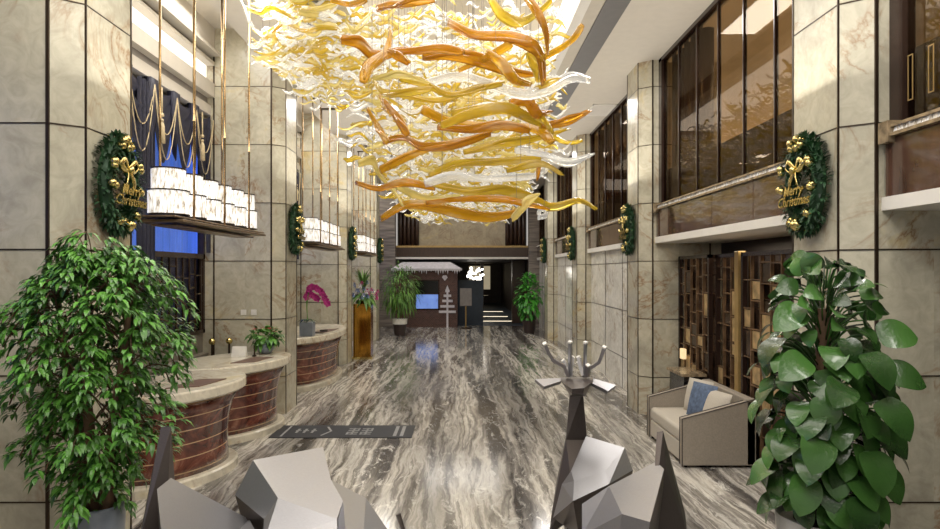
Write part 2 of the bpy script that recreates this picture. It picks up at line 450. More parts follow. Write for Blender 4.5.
mb = MB(); mb.box((-4.3,-2.5,5.8),(-4.1,27,5.86)); mb.box((-4.3,-2.5,5.95),(-4.0,27,6.0)); mb.box((-4.3,-2.5,6.0),(-4.1,27,6.42)); struct(mb.build('trim_9', M['ceil']))

# columns
def column_poly(s, Y):
    p = [(3.16,Y),(2.96,Y+.15),(2.96,Y+.81),(3.16,Y+D),(4.3,Y+D),(4.3,Y)]
    q = [(s*x,y) for x,y in p]
    return q if s < 0 else q[::-1]
joints = [.635+.965*k for k in range(6)]
for s, side in ((-1,'left'),(1,'right')):
    top = 6.42 if s < 0 else TOP
    for k, Y in enumerate(YK):
        nm = ['nearest','second','third','fourth','fifth'][k]
        o = thing('column', (s*3.6, Y+.48, 0), f'{nm} cream onyx column along the {side} side of the lobby', 'column', kind='structure')
        mb = MB(); mb.prism(column_poly(s, Y), 0, top)
        if s < 0: pass
        c = mb.build('stone_cladding', M['onyx'], o)
        mb = MB()
        for z in joints:
            w = .005
            P = [(3.16,Y),(2.96,Y+.15),(2.96,Y+.81),(3.16,Y+D)]
            off = .004
            Pout = [(3.16-off,Y-off*1.5),(2.96-off,Y+.15-off),(2.96-off,Y+.81+off),(3.16-off,Y+D+off)]
            for (a,b) in zip(Pout[:-1], Pout[1:]):
                poly = [(s*a[0],a[1]),(s*b[0],b[1]),(s*(b[0]+.02),b[1]),(s*(a[0]+.02),a[1]+.004)]
                mb.prism(poly, z-w, z+w)
            mb.box((s*3.16,Y-.006,z-w),(s*4.3,Y+.01,z+w))
        # vertical seams
        mb.box((s*3.150,Y-.008,0),(s*3.174,Y+.02,top))
        mb.box((s*2.954,Y+.144,0),(s*2.968,Y+.156,top))
        mb.box((s*2.953,Y+.80,0),(s*2.975,Y+.82,top))
        mb.box((s*4.1,Y-.005,0),(s*4.125,Y+.02,top))
        mb.build('bronze_inlay', M['bronze'], o)
# socket plates on the second left column
for x in (-3.62,-3.45):
    mb = MB().box((x-.045,YK[1]-.012,1.62+.05),(x+.045,YK[1],1.62+.14)); mb.box((x-.02,YK[1]-.016,1.7),(x+.02,YK[1]-.01,1.73))
    o = mb.build('wall_socket', M['white']); bevel(o,.003)
    tag(o, 'small white switch plate on the second left column, ' + ('nearer the window' if x < -3.5 else 'nearer the aisle'), 'switch', 'switch plates')

# right bays
mb = MB().box((3.42,-2.5,5.86),(5.9,27,5.885)); struct(mb.build('trim_17', M['mezz']))  # glowing soffit added to brighten the view through the upper glass
bayname = ['nearest','second','third','fourth','fifth']
def bay(k): return (YK[k-1]+D if k else -2.2, YK[k])
for k in range(5):
    a, b = bay(k)
    o = thing('window', (XW, (a+b)/2, 2.96), None, None, kind='structure'); o.name = f'window_{k+1}'
    mb = MB()
    mb.box((XW-.04,a,2.96),(XW+.06,a+.12,TOP)); mb.box((XW-.04,b-.14,2.96),(XW+.06,b,TOP)); mb.box((XW-.04,a,TOP-.06),(XW+.06,b,TOP)); mb.box((XW-.04,a,2.96),(XW+.06,b,3.04))
    mb.build('frame', M['darkbrown'], o)
    n = 6; 
    for i in range(n):
        y0 = a+.12+(b-a-.26)*i/n; y1 = a+.12+(b-a-.26)*(i+1)/n
        MB().box((XW,y0,3.04),(XW+.012,y1,TOP-.06)).build('pane', M['pane'], o)
        if i: MB().box((XW-.015,y0-.01,3.04),(XW+.03,y0+.01,TOP-.06)).build('mullion', M['darkbrown'], o)
    # inner dark parapet behind the glass, curtains
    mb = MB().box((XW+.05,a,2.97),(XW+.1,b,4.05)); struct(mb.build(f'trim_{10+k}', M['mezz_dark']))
    if k != 1:
        mb = MB()
        for i in range(int((b-a)/.55)):
            y = a+.2+i*.55
            mb.tube([(XW+.2,y,2.96),(XW+.2,y,TOP)], .13, 8)
        tag(mb.build('mezzanine_curtain', M['darkwood'], smooth=True), f'dark brown drape behind the {bayname[k]} mezzanine window on the right', 'curtain')
    else:
        mb = MB()
        for i in range(5):  # folds added to give the dark reflections on these panes
            y = b-.3-i*.27
            mb.tube([(XW+.2,y,2.96),(XW+.2,y,TOP)], .12, 8)
        tag(mb.build('mezzanine_curtain', M['darkwood'], smooth=True), 'dark brown drape standing in for reflections at the far end of the widest upper window', 'curtain')
    # railing
    o = thing('balcony_railing', (3.22,(a+b)/2,2.96), f'{bayname[k]} brown glossy balcony parapet with crackled crystal rail on the right', 'railing')
    mb = MB(); n = 4
    for i in range(n):
        y0 = a+.02+(b-a-.04)*i/n; y1 = a+.02+(b-a-.04)*(i+1)/n
        mb.box((3.215,y0+.006,2.96),(3.25,y1-.006,3.40))
    mb.build('parapet_panel', M['brown'], o)
    mb = MB()
    mb.box((3.17,a+.05,3.40),(3.27,b-.02,3.425))
    mb.box((3.18,a+.06,3.47),(3.26,b-.03,3.49))
    mb.build('rail_frame', M['stonerail'], o)
    mb = MB()
    rr = random.Random(k)
    y = a+.07
    while y < b-.12:
        l = rr.uniform(.04,.11); z = rr.uniform(-.01,.01)
        mb.hull([(3.19+rr.uniform(-.01,.02), y, 3.425),(3.25,y,3.425),(3.2,y+l,3.425),(3.25,y+l,3.425),(3.2,y+.01,3.47+z),(3.24,y+l*.5,3.475),(3.21,y+l,3.465)])
        y += l*.9
    mb.build('crystal_rail', M['rail'], o)
    MB().box((3.16,b-.13,3.36),(3.3,b-.02,3.52)).build('rail_bracket', M['stonerail'], o)
# door pulls on the near upper window
for i, yy in enumerate((4.52,4.32)):
    mb = MB(); z0, z1 = 3.66, 3.98
    mb.box((XW-.016,yy,z0),(XW-.01,yy+.004,z1)); mb.box((XW-.016,yy+.046,z0),(XW-.01,yy+.05,z1)); mb.box((XW-.016,yy,z1),(XW-.01,yy+.05,z1+.007)); mb.box((XW-.016,yy,z0-.007),(XW-.01,yy+.05,z0))
    tag(mb.build('door_pull', M['goldwood']), ['slim brass pull on the dark upper panel nearest the right column','slim brass pull on the dark upper glass, farther toward the photo edge'][i], 'handle')
# things seen through the second upper window
mb = MB(); mb.box((5.0,6.4,4.2),(5.05,9.2,4.24)); mb.box((5.0,6.4,4.9),(5.03,9.2,4.93))
for y in (7.0,8.2): mb.box((5.0,y,2.96),(5.04,y+.06,5.6))
tag(mb.build('mezzanine_partition', M['goldwood']), 'brass framed partition behind the widest upper window', 'partition')

def small_leaf_cloud(mb, c, rad, n, L, W, rnd, droop=.3):
    for i in range(n):
        d = Vector((rnd.gauss(0,1),rnd.gauss(0,1),rnd.gauss(0,1))).normalized()
        p = Vector(c)+Vector((d.x*rad[0],d.y*rad[1],d.z*rad[2]))*rnd.uniform(.2,1)**.6
        d2 = (d+Vector((rnd.uniform(-.6,.6),rnd.uniform(-.6,.6),rnd.uniform(-.6,.4)))).normalized()
        mb.leaf(p, d2, L*rnd.uniform(.7,1.2), W*rnd.uniform(.7,1.2), droop=droop, seg=3)
t = thing('tall_plant', (4.3,6.7,2.96), 'tall leafy plant seen through the bronze glass upstairs', 'plant')
MB().lathe([(.12,0),(.17,.35),(.15,.35),(.02,.34)],12,(4.3,6.7,2.96)).build('pot', M['pot_dark'], t)
MB().tube([(4.3,6.7,3.3),(4.33,6.72,4.6),(4.28,6.7,5.3)], .025).build('stem', M['bark'], t)
mb = MB(); rr = random.Random(3)
for z in (4.3,4.7,5.1,5.45): small_leaf_cloud(mb, (4.3+rr.uniform(-.1,.1),6.7+rr.uniform(-.1,.1),z), (.3,.3,.18), 60, .2, .07, rr)
mb.build('foliage', M['leafA'], t)

# left bays: windows, valances, drapes
def curtain_strip(mb, x, y0, y1, z0, z1, amp=.035, wl=.16, th=.0):
    n = max(8, int((y1-y0)/wl*8)); vs = []; fs = []
    for i in range(n+1):
        y = y0+(y1-y0)*i/n; xx = x+amp*math.sin(2*PI*(y-y0)/wl)
        vs += [(xx,y,z0),(xx,y,z1)]
    for i in range(n): fs.append((2*i,2*i+2,2*i+3,2*i+1))
    mb.add(vs, fs)
for k in range(5):
    a, b = bay(k)
    if k == 0: a = 1.0
    o = thing('window', (-4.3,(a+b)/2,1.38), None, None, kind='structure'); o.name = f'window_{k+6}'
    mb = MB()
    mb.box((-4.36,a,1.38),(-4.26,b,1.44)); mb.box((-4.36,a,4.84),(-4.26,b,4.9)); mb.box((-4.36,a,1.38),(-4.26,a+.06,4.9)); mb.box((-4.36,b-.06,1.38),(-4.26,b,4.9)); mb.box((-4.36,a,2.6),(-4.26,b,2.68))
    mb.build('frame', M['darkbrown'], o)
    MB().box((-4.34,a+.06,1.44),(-4.33,b-.06,4.84)).build('pane', M['pane_clear'], o)
    # lattice of the lower window
    mb = MB(); rr = random.Random(k+20)
    y = a+.06; j = 0
    while y < b-.1:
        mb.box((-4.29,y,1.44),(-4.265,y+.02,2.6))
        z = 1.6+(.12 if j%2 else 0)
        while z < 2.55:
            mb.box((-4.288,y,z),(-4.268,y+.22,z+.018)); z += rr.choice((.22,.3,.26))
        y += .22; j += 1
    mb.build('lattice', M['smoked'], o)
    mb = MB(); curtain_strip(mb, -4.6, a, b, 2.65, 4.95, .03, .22)
    tag(mb.build('sheer_curtain', M['blue'], smooth=True), f'blue sheer curtain with built-in dusk glow in the {bayname[k]} window on the left', 'curtain')
    o = thing('valance', (-4.2,(a+b)/2,4.98), f'navy swagged valance with gold cords and tassels, {bayname[k]} left window', 'curtain')
    n = max(2, round((b-a)/.62)); w = (b-a)/n
    mb = MB(); mc = MB()
    for i in range(n):
        y0 = a+w*i; nn = 14; rows = 9; vs = []; fs = []
        for r_ in range(rows+1):
            for q in range(nn+1):
                t = q/nn; u = r_/rows
                drop = (.12+.86*u)*(1-(2*t-1)**2)*1.0 + .1*u
                vs.append((-4.2+.05*math.sin(u*22)*(1-abs(2*t-1))+.03, y0+w*t, 4.98-drop))
        for r_ in range(rows):
            for q in range(nn):
                p = r_*(nn+1)+q; fs.append((p,p+1,p+nn+2,p+nn+1))
        mb.add(vs, fs)
        for dd in (.6,.95):
            mc.tube([(-4.12, y0+w*t, 4.9-dd*(1-(2*t-1)**2)) for t in [q/12 for q in range(13)]], .008, 5)
        mb.hull([(-4.22,y0-.1,4.98),(-4.12,y0-.1,4.98),(-4.22,y0+.1,4.98),(-4.12,y0+.1,4.98),(-4.17,y0-.05,4.1),(-4.17,y0+.05,4.0),(-4.13,y0,4.0)])
    mb.build('swag', M['navy'], o, smooth=True); mc.build('gold_cord', M['goldtrim'], o, smooth=True)
    for i in range(0,n+1,2):
        y = min(max(a+w*i, a+.08), b-.08)+ .12*(0 if i in (0,n) else 1)
        mb = MB(); mb.ball((-4.08,y,4.52), .03); mb.ball((-4.08,y,4.45), .025)
        mb.lathe([(.02,.0),(.035,-.05),(.042,-.28),(.02,-.29)], 10, (-4.08,y,4.42)); mb.tube([(-4.08,y,4.9),(-4.08,y,4.5)], .01, 5)
        mb.build('tassel', M['goldtrim'], o, smooth=True)
    m_ = (a+b)/2
    for (xx,ya,yb,zz,am,wl) in ((-4.18,a+.02,a+.5,1.6,.05,.13),(-4.16,m_-.05,m_+.36,2.0,.05,.1))+(((-4.18,b-.12,b-.02,2.7,.03,.06),) if k else ()):
        mb = MB(); curtain_strip(mb, xx, ya, yb, zz, 4.9, am, wl); mb.build('drape', M['navy'], o, smooth=True)
mb = MB()
mb.box((-4.28,5.75,0),(-4.19,10.2,1.02)); mb.box((-4.29,5.75,1.02),(-4.17,10.2,1.06))
o = mb.build('low_cabinet', M['cabinet']); tag(o, 'grey low cabinet under the blue window behind the reception desks', 'cabinet')

# ------------------------------------------------------------------ far end
YB = 27.0
mb = MB()
for s in (-1,1):
    mb.box((s*2.87,YB-.5,0),(s*3.6,YB,TOP))
o = mb.build('wall_back', M['stripe']); struct(o)
mb = MB().box((-2.87,YB-.2,2.92),(2.87,YB+.8,3.0)); struct(mb.build('trim_15', M['white']))
mb = MB().box((-2.87,YB+.6,3.0),(2.87,YB+.7,TOP)); struct(mb.build('wall_back_upper', M['darkwood']))
mb = MB().box((-1.9,YB+.5,3.01),(2.0,YB+.59,TOP-.5)); tag(mb.build('marble_panel', M['beigemarble']), 'beige marble panel above the balcony at the far end', 'panel')
o = thing('balcony_railing', (0,YB-.1,3.0), 'dark brown balcony parapet across the far end of the lobby', 'railing')
MB().box((-2.86,YB-.12,3.0),(2.86,YB-.05,3.42)).build('parapet_panel', M['darkwood'], o)
MB().box((-2.86,YB-.14,3.42),(2.86,YB-.04,3.5)).build('rail', M['goldwood'], o)
for s in (-1,1):
    mb = MB()
    for i in range(5): mb.tube([(s*(2.0+i*.18),YB+.42,3.0),(s*(2.0+i*.18),YB+.42,TOP)], .09, 8)
    tag(mb.build('brown_drape', M['darkwood'], smooth=True), f'dark brown drape at the {"left" if s<0 else "right"} of the far marble panel', 'curtain')
# corridor
mb = MB().box((-3.6,YB+.2,-.1),(3.6,46,.005)); struct(mb.build('floor_corridor', M['navyfloor']))
mb = MB(); mb.box((2.9,YB,0),(3.0,46,2.92)); mb.box((-3.3,YB,0),(-3.2,46,2.92)); mb.box((-3.3,46,0),(3.0,46.1,2.92)); struct(mb.build('wall_corridor', M['darkwall']))
mb = MB().box((-3.3,YB+.8,2.92),(3.0,46,3.0)); struct(mb.build('ceiling_corridor', M['darkwall']))
mb = MB()
for i, y in enumerate((29.5,32.5,36.5)): mb.box((.9+.15*i,y,.006),(2.4,y+.08,.02))
tag(mb.build('floor_light_strips', M['glow_s']), 'thin pale light strips across the dark corridor floor', 'light')
mb = MB()
for i in range(3): mb.box((2.3+.2*i,YB+1.5+i*2.2,0),(2.9,YB+1.8+i*2.2,2.9))
mb.box((1.2,40,0),(1.4,40.3,2.9)); struct(mb.build('trim_16', M['darkwood']))
mb = MB().box((.5,44,1.1),(2.0,44.1,2.75)); tag(mb.build('glowing_partition', M['mezz']), 'pale glowing wall deep in the corridor', 'partition')  # its brightness is a glow put into the material
o = thing('corridor_chandelier', (.55,34,2.9), 'bright white cluster lamp hanging in the far corridor', 'lamp')
mb = MB(); rr = random.Random(5)
for i in range(26): MB().ball((.75+rr.uniform(-.42,.42),34+rr.uniform(-.4,.4),2.25+rr.uniform(-.3,.3)), rr.uniform(.05,.09), 6).build('glass_globe', M['lampglow'], o, smooth=True)
MB().tube([(.75,34,2.92),(.75,34,2.3)], .02).build('stem', M['bronze'], o)
# cafe chairs and table deep in corridor
mb = MB(); mb.lathe([(.4,1.05),(.4,1.1)],12,(1.0,33,0)); mb.tube([(1,33,0),(1,33,1.05)], .05)
tag(mb.build('bar_table', M['black']), 'round black table in the dark far corridor', 'table')
# booth
o = thing('gingerbread_booth', (-1.55,YB-.2,0), 'brown brick Christmas booth with white icicle roof at the far end', 'booth')
mb = MB()
x0,x1,y0,y1 = -2.85,-.2,YB-.6,YB+1.2
mb.box((x0,y0,0),(x1,y0+.1,.78)); mb.box((x0,y0,2.0),(x1,y0+.1,2.45)); mb.box((x0,y0,.78),(-1.98,y0+.1,2.0)); mb.box((-1.0,y0,.78),(x1,y0+.1,2.0)); mb.box((x1-.1,y0+.1,0),(x1,y1,2.45))
mb.build('brick_wall', M['brick'], o)
mb = MB(); mb.box((x0-.15,y0-.2,2.42),(x1+.2,y1,2.5)); mb.hull([(x0-.15,y0-.22,2.5),(x1+.2,y0-.22,2.5),(x1+.2,y1,2.5),(x0-.15,y1,2.5),(x0+.3,y0+.2,2.78),(x1-.3,y0+.2,2.78),(x0+.3,y1-.2,2.78),(x1-.3,y1-.2,2.78)])
rr = random.Random(9); x = x0-.1
while x < x1+.15:
    l = rr.uniform(.08,.3); mb.hull([(x,y0-.22,2.5),(x+.09,y0-.22,2.5),(x,y0-.14,2.5),(x+.09,y0-.14,2.5),(x+.045,y0-.18,2.5-l)]); x += .1
mb.build('icing_roof', M['snow'], o)
MB().box((-1.98,y0+.04,1.45),(-1.0,y0+.08,2.0)).build('dark_window', M['black'], o)
mb = MB(); mb.box((-2.02,y0-.02,1.41),(-.96,y0+.09,1.46)); mb.box((-2.02,y0-.02,.74),(-.96,y0+.09,.79)); mb.box((-2.02,y0-.02,.74),(-1.97,y0+.09,2.03)); mb.box((-1.02,y0-.02,.74),(-.96,y0+.09,2.03)); mb.box((-2.02,y0-.02,1.98),(-.96,y0+.09,2.03)); mb.build('window_frame', M['darkbrown'], o)
MB().box((-1.96,y0+.02,.8),(-1.02,y0+.06,1.4)).build('screen', M['screen'], o)
o = thing('christmas_tree_cutout', (-.62,YB-.68,0), 'white slatted Christmas tree cutout leaning on the brick booth', 'decoration')
mb = MB(); yy = YB-.68
mb.box((-.66,yy,0),(-.58,yy+.03,1.65)); mb.build('post', M['snow'], o)
mb = MB()
for z, w in ((.62,.36),(.85,.3),(1.08,.22),(1.3,.16),(1.5,.09)): mb.box((-.62-w,yy-.03,z),(-.62+w,yy,z+.1))
mb.hull([(-.7,yy-.02,1.6),(-.54,yy-.02,1.6),(-.62,yy-.02,1.8),(-.7,yy,1.6),(-.54,yy,1.6),(-.62,yy,1.8)])
mb.build('slats', M['snow'], o)
mb = MB()
for (x,z) in ((-.75,2.15),(-.68,2.15)): mb.ball((x-.02,YB-.62,z), .07, 8, (1,.3,1))
mb.hull([(-.86,YB-.64,2.14),(-.6,YB-.64,2.14),(-.73,YB-.64,1.98),(-.86,YB-.61,2.14),(-.6,YB-.61,2.14),(-.73,YB-.61,1.98)])
tag(mb.build('heart_ornament', M['snow']), 'small white heart ornament on the booth wall above the tree cutout', 'decoration')
o = thing('notice_stand', (.14,YB-1.2,0), 'grey notice board on a thin brass stand before the dark corridor', 'sign')
MB().box((-.08,YB-1.22,.95),(.40,YB-1.18,1.68)).build('board', M['greyboard'], o)
mb = MB(); mb.tube([(.16,YB-1.15,0),(.16,YB-1.15,1.6)], .03); mb.build('pole', M['goldwood'], o)
MB().lathe([(.26,0),(.26,.03),(.04,.05)],16,(.16,YB-1.15,0)).build('base', M['bronze'], o)
# dark door block left of corridor
mb = MB().box((-.2,YB+.7,0),(.95,YB+.8,2.0)); tag(mb.build('dark_counter', M['navyfloor']), 'dark blue counter front behind the notice stand', 'counter')

# ------------------------------------------------------------------ reception desks
def desk(cx, cy, ax, ay, sh, label, pads=True):
    o = thing('reception_desk', (cx,cy,0), label, 'desk', 'curved reception desks')
    MB().lathe([(1.0,0),(1.0,.09),(.97,.11)],48,(cx,cy,0),ax,ay,sh).build('plinth', M['onyx_ledge'], o)
    prof = [(.86,.1),(.84,.25),(.84,.45),(.87,.65),(.93,.82),(1.02,.97)]
    MB().lathe(prof,56,(cx,cy,0),ax,ay,sh).build('body', M['desk'], o, smooth=True)
    b = MB().lathe([(1.10,.96),(1.13,.98),(1.13,1.07),(1.11,1.09)],56,(cx,cy,0),ax,ay,sh).build('countertop', M['onyx_ledge'], o)
    mb = MB()
    mb.prism([(cx+ax*.2,cy-ay*.5),(cx+ax*.72,cy-ay*.35),(cx+ax*.9,cy+ay*.25),(cx+ax*.4,cy+ay*.2)],1.09,1.1)
    if pads: mb.build('desk_pad', M['padbrown'], o)
    mb = MB(); mb.box((cx-ax*.95,cy-ay*.4,1.09),(cx-ax*.1,cy+ay*.75,1.094)); 
    return o
desk(-3.42,7.3,.63,.84,.2,'curved red stone reception desk nearest the leafy tree on the left')
desk(-3.40,9.2,.60,.86,.28,'curved red stone reception desk with the small poinsettia pot on top')
desk(-3.35,13.65,.62,1.5,.05,'curved red stone reception desk beyond the second column with the orchid')
# small items
mb = MB(); c = (-3.42,9.55,1.09)
mb.hull([(c[0]-.12,c[1]-.04,c[2]),(c[0]+.1,c[1]-.04,c[2]),(c[0]-.12,c[1]+.05,c[2]),(c[0]+.1,c[1]+.05,c[2]),(c[0]-.12,c[1]+.01,c[2]+.15),(c[0]+.1,c[1]+.01,c[2]+.15)])
tag(mb.build('card_stand', M['paper']), 'small white tent card standing on the second desk', 'sign')
mb = MB(); mb.tube([(-3.18,9.5,1.09),(-3.18,9.5,1.26)],.012,6); mb.lathe([(.035,0),(.035,.02),(.01,.03)],10,(-3.18,9.5,1.09))
tag(mb.build('pen_stand', M['bronze']), 'thin dark pen stand beside the white tent card', 'pen')
for i,(x,y) in enumerate(((-4.04,10.02),(-3.8,10.12))):
    o = thing('queue_post', (x,y,0), ['brass ball topped post behind the second desk, nearer the window','brass ball topped post behind the second desk, nearer the poinsettia'][i], 'post','ball topped posts')
    MB().tube([(x,y,0),(x,y,1.22)],.018,8).build('pole', M['bronze'], o)
    MB().ball((x,y,1.26),.055,12).build('ball_finial', M['gold'], o, smooth=True)
    MB().lathe([(.13,0),(.13,.015),(.02,.03)],14,(x,y,0)).build('base', M['bronze'], o)

# poinsettia
rr = random.Random(4)
c = Vector((-3.12,9.85,1.09))
o = thing('potted_poinsettia', c, 'small potted plant with red-tipped green leaves on the second desk', 'plant')
MB().lathe([(.08,0),(.13,.06),(.14,.14),(.12,.17),(.1,.16)],16,c).build('pot', M['pot_grey'], o, smooth=True)
mb = MB(); small_leaf_cloud(mb, c+Vector((0,0,.27)), (.24,.2,.12), 150, .13, .08, rr); mb.build('leaves', M['leafA'], o)
mb = MB()
for i in range(9):
    p = c+Vector((rr.uniform(-.17,.17),rr.uniform(-.15,.1),rr.uniform(.32,.42)))
    for j in range(5):
        a_ = 2*PI*j/5; mb.leaf(p,(math.cos(a_),math.sin(a_),.3),.045,.03,seg=3)
mb.build('petals', M['red'], o)
# orchid
c = Vector((-3.13,12.55,1.09))
o = thing('potted_orchid', c, 'magenta orchid in a square grey pot on the third desk', 'plant')
mb = MB(); mb.box(c+Vector((-.13,-.13,0)), c+Vector((.13,.13,.28))); bevel(mb.build('pot', M['pot_grey'], o),.01)
mb = MB()
for a_ in range(9):
    t = a_*.7; mb.leaf(c+Vector((0,0,.28)),(math.cos(t),math.sin(t),.5),.24,.07,droop=.5)
mb.build('leaves', M['leafB'], o)
st = smoothed([c+Vector((0,0,.28)),c+Vector((.0,0,.7)),c+Vector((.08,0,.98)),c+Vector((.28,0,.9)),c+Vector((.42,0,.65))],16)
st2 = smoothed([c+Vector((0,.05,.28)),c+Vector((-.03,.05,.65)),c+Vector((.02,.05,.85)),c+Vector((.2,.05,.75))],12)
mb = MB(); mb.tube(st,.008,5); mb.tube(st2,.008,5); mb.build('stem', M['leafC'], o)
mb = MB()
for p in st[7:]+st2[6:]:
    for j in range(5):
        a_ = 2*PI*j/5+p.x*9; mb.leaf(p+Vector((0,-.02,0)),(math.cos(a_),-.35,math.sin(a_)),.085,.075,n=(0,-1,0),droop=0,seg=3)
mb.build('petals', M['magenta'], o)
# small screens / tray on third desk
mb = MB(); mb.box((-3.05,13.3,1.09),(-2.9,13.42,1.13)); mb.box((-3.1,13.0,1.09),(-2.92,13.1,1.11)); tag(mb.build('card_holder', M['black']), 'small dark card holder on the third desk', 'holder')

# floral arrangement on gold pedestal
c = Vector((-2.72,17.1,0))
o = thing('gold_pedestal', c, 'tall square gold mirrored pedestal before the far left column', 'pedestal')
bevel(MB().box(c+Vector((-.24,-.24,0)),c+Vector((.24,.24,1.5))).build('shaft', M['goldpanel'], o),.01)
MB().box(c+Vector((-.28,-.28,0)),c+Vector((.28,.28,.06))).build('base', M['gold'], o)
o = thing('flower_arrangement', c+Vector((0,0,1.5)), 'tall mixed flower arrangement with grasses on the gold pedestal', 'flowers')
MB().lathe([(.1,0),(.16,.1),(.14,.2)],14,c+Vector((0,0,1.5))).build('vase', M['gold'], o, smooth=True)
mb = MB()
for i in range(90):
    a_ = rr.uniform(0,2*PI); mb.leaf(c+Vector((0,0,1.65)),(math.cos(a_)*.35,math.sin(a_)*.35,1),rr.uniform(.5,1.05),.035,droop=.12)
for i in range(70):
    a_ = rr.uniform(0,2*PI); mb.leaf(c+Vector((0,0,1.7)),(math.cos(a_),math.sin(a_),rr.uniform(-.4,.6)),rr.uniform(.25,.5),.09,droop=.6)
mb.build('foliage', M['leafC'], o)
for nm, mt, n_, r_ in (('white_flower','whitepet',22,.34),('blue_flower','lilac',16,.34),('pink_flower','magenta',8,.3)):
    mb = MB()
    for i in range(n_):
        a_ = rr.uniform(0,2*PI); q = rr.uniform(.1,r_); p = c+Vector((math.cos(a_)*q+(.2 if nm[0]=='p' else 0),math.sin(a_)*q-.1,1.75+rr.uniform(-.1,.35)))
        fl = MB()
        for j in range(6): b_ = j*PI/3; fl.leaf(p,(math.cos(b_),-.5,math.sin(b_)),.07,.05,seg=3,droop=0)
        fl.build(nm, M[mt], o)

# far plants
def trunk_plant(name, c, label, potm, leafm, stemH, crown, n, L, W, pot=( .17,.24,.5), seed=1, stems=3, smooth=False, droop=.3):
    rr = random.Random(seed); c = Vector(c)
    o = thing(name, c, label, 'plant')
    MB().lathe([(pot[0],0),(pot[1],pot[2]),(pot[1]*.9,pot[2]),(pot[1]*.85,pot[2]-.04)],20,c).build('pot', potm, o, smooth=False)
    MB().lathe([(pot[1]*.86,pot[2]-.05),(pot[1]*.5,pot[2]-.03)],16,c).build('soil', M['soil'], o)
    mb = MB()
    for i in range(stems):
        a_ = 2*PI*i/stems; r0 = pot[1]*.35
        mb.tube(smoothed([c+Vector((math.cos(a_)*r0,math.sin(a_)*r0,pot[2]-.05)), c+Vector((math.cos(a_)*r0*1.4,math.sin(a_)*r0*1.4,(pot[2]+stemH)/2)), c+Vector((math.cos(a_+.4)*crown[0]*.35,math.sin(a_+.4)*crown[1]*.35,stemH+crown[2]*.2))],8), [.02]*9, 6)
    mb.build('trunk', M['bark'], o, smooth=True)
    mb = MB()
    small_leaf_cloud(mb, c+Vector((0,0,stemH)), crown, n, L, W, rr, droop)
    mb.build('foliage', leafm, o)
    return o
trunk_plant('potted_bamboo', (-2.33,23.2,0), 'bushy bamboo in a dark pot at the far left end', M['pot_dark'], M['leafC'], 1.75, (.72,.6,.95), 900, .28, .035, (.2,.27,.62), 11, 5, droop=.7)
mb = MB().lathe([(.275,.42),(.285,.62)],20,(-2.33,23.2,0)); tag(mb.build('paper_band', M['paper']), 'white band around the bamboo pot at the far left', 'band')
trunk_plant('potted_shrub', (2.6,24.0,0), 'bushy green shrub in a dark pot at the far right end', M['pot_dark'], M['leafD'], 1.45, (.42,.42,.9), 420, .26, .12, (.2,.28,.5), 12, 3)

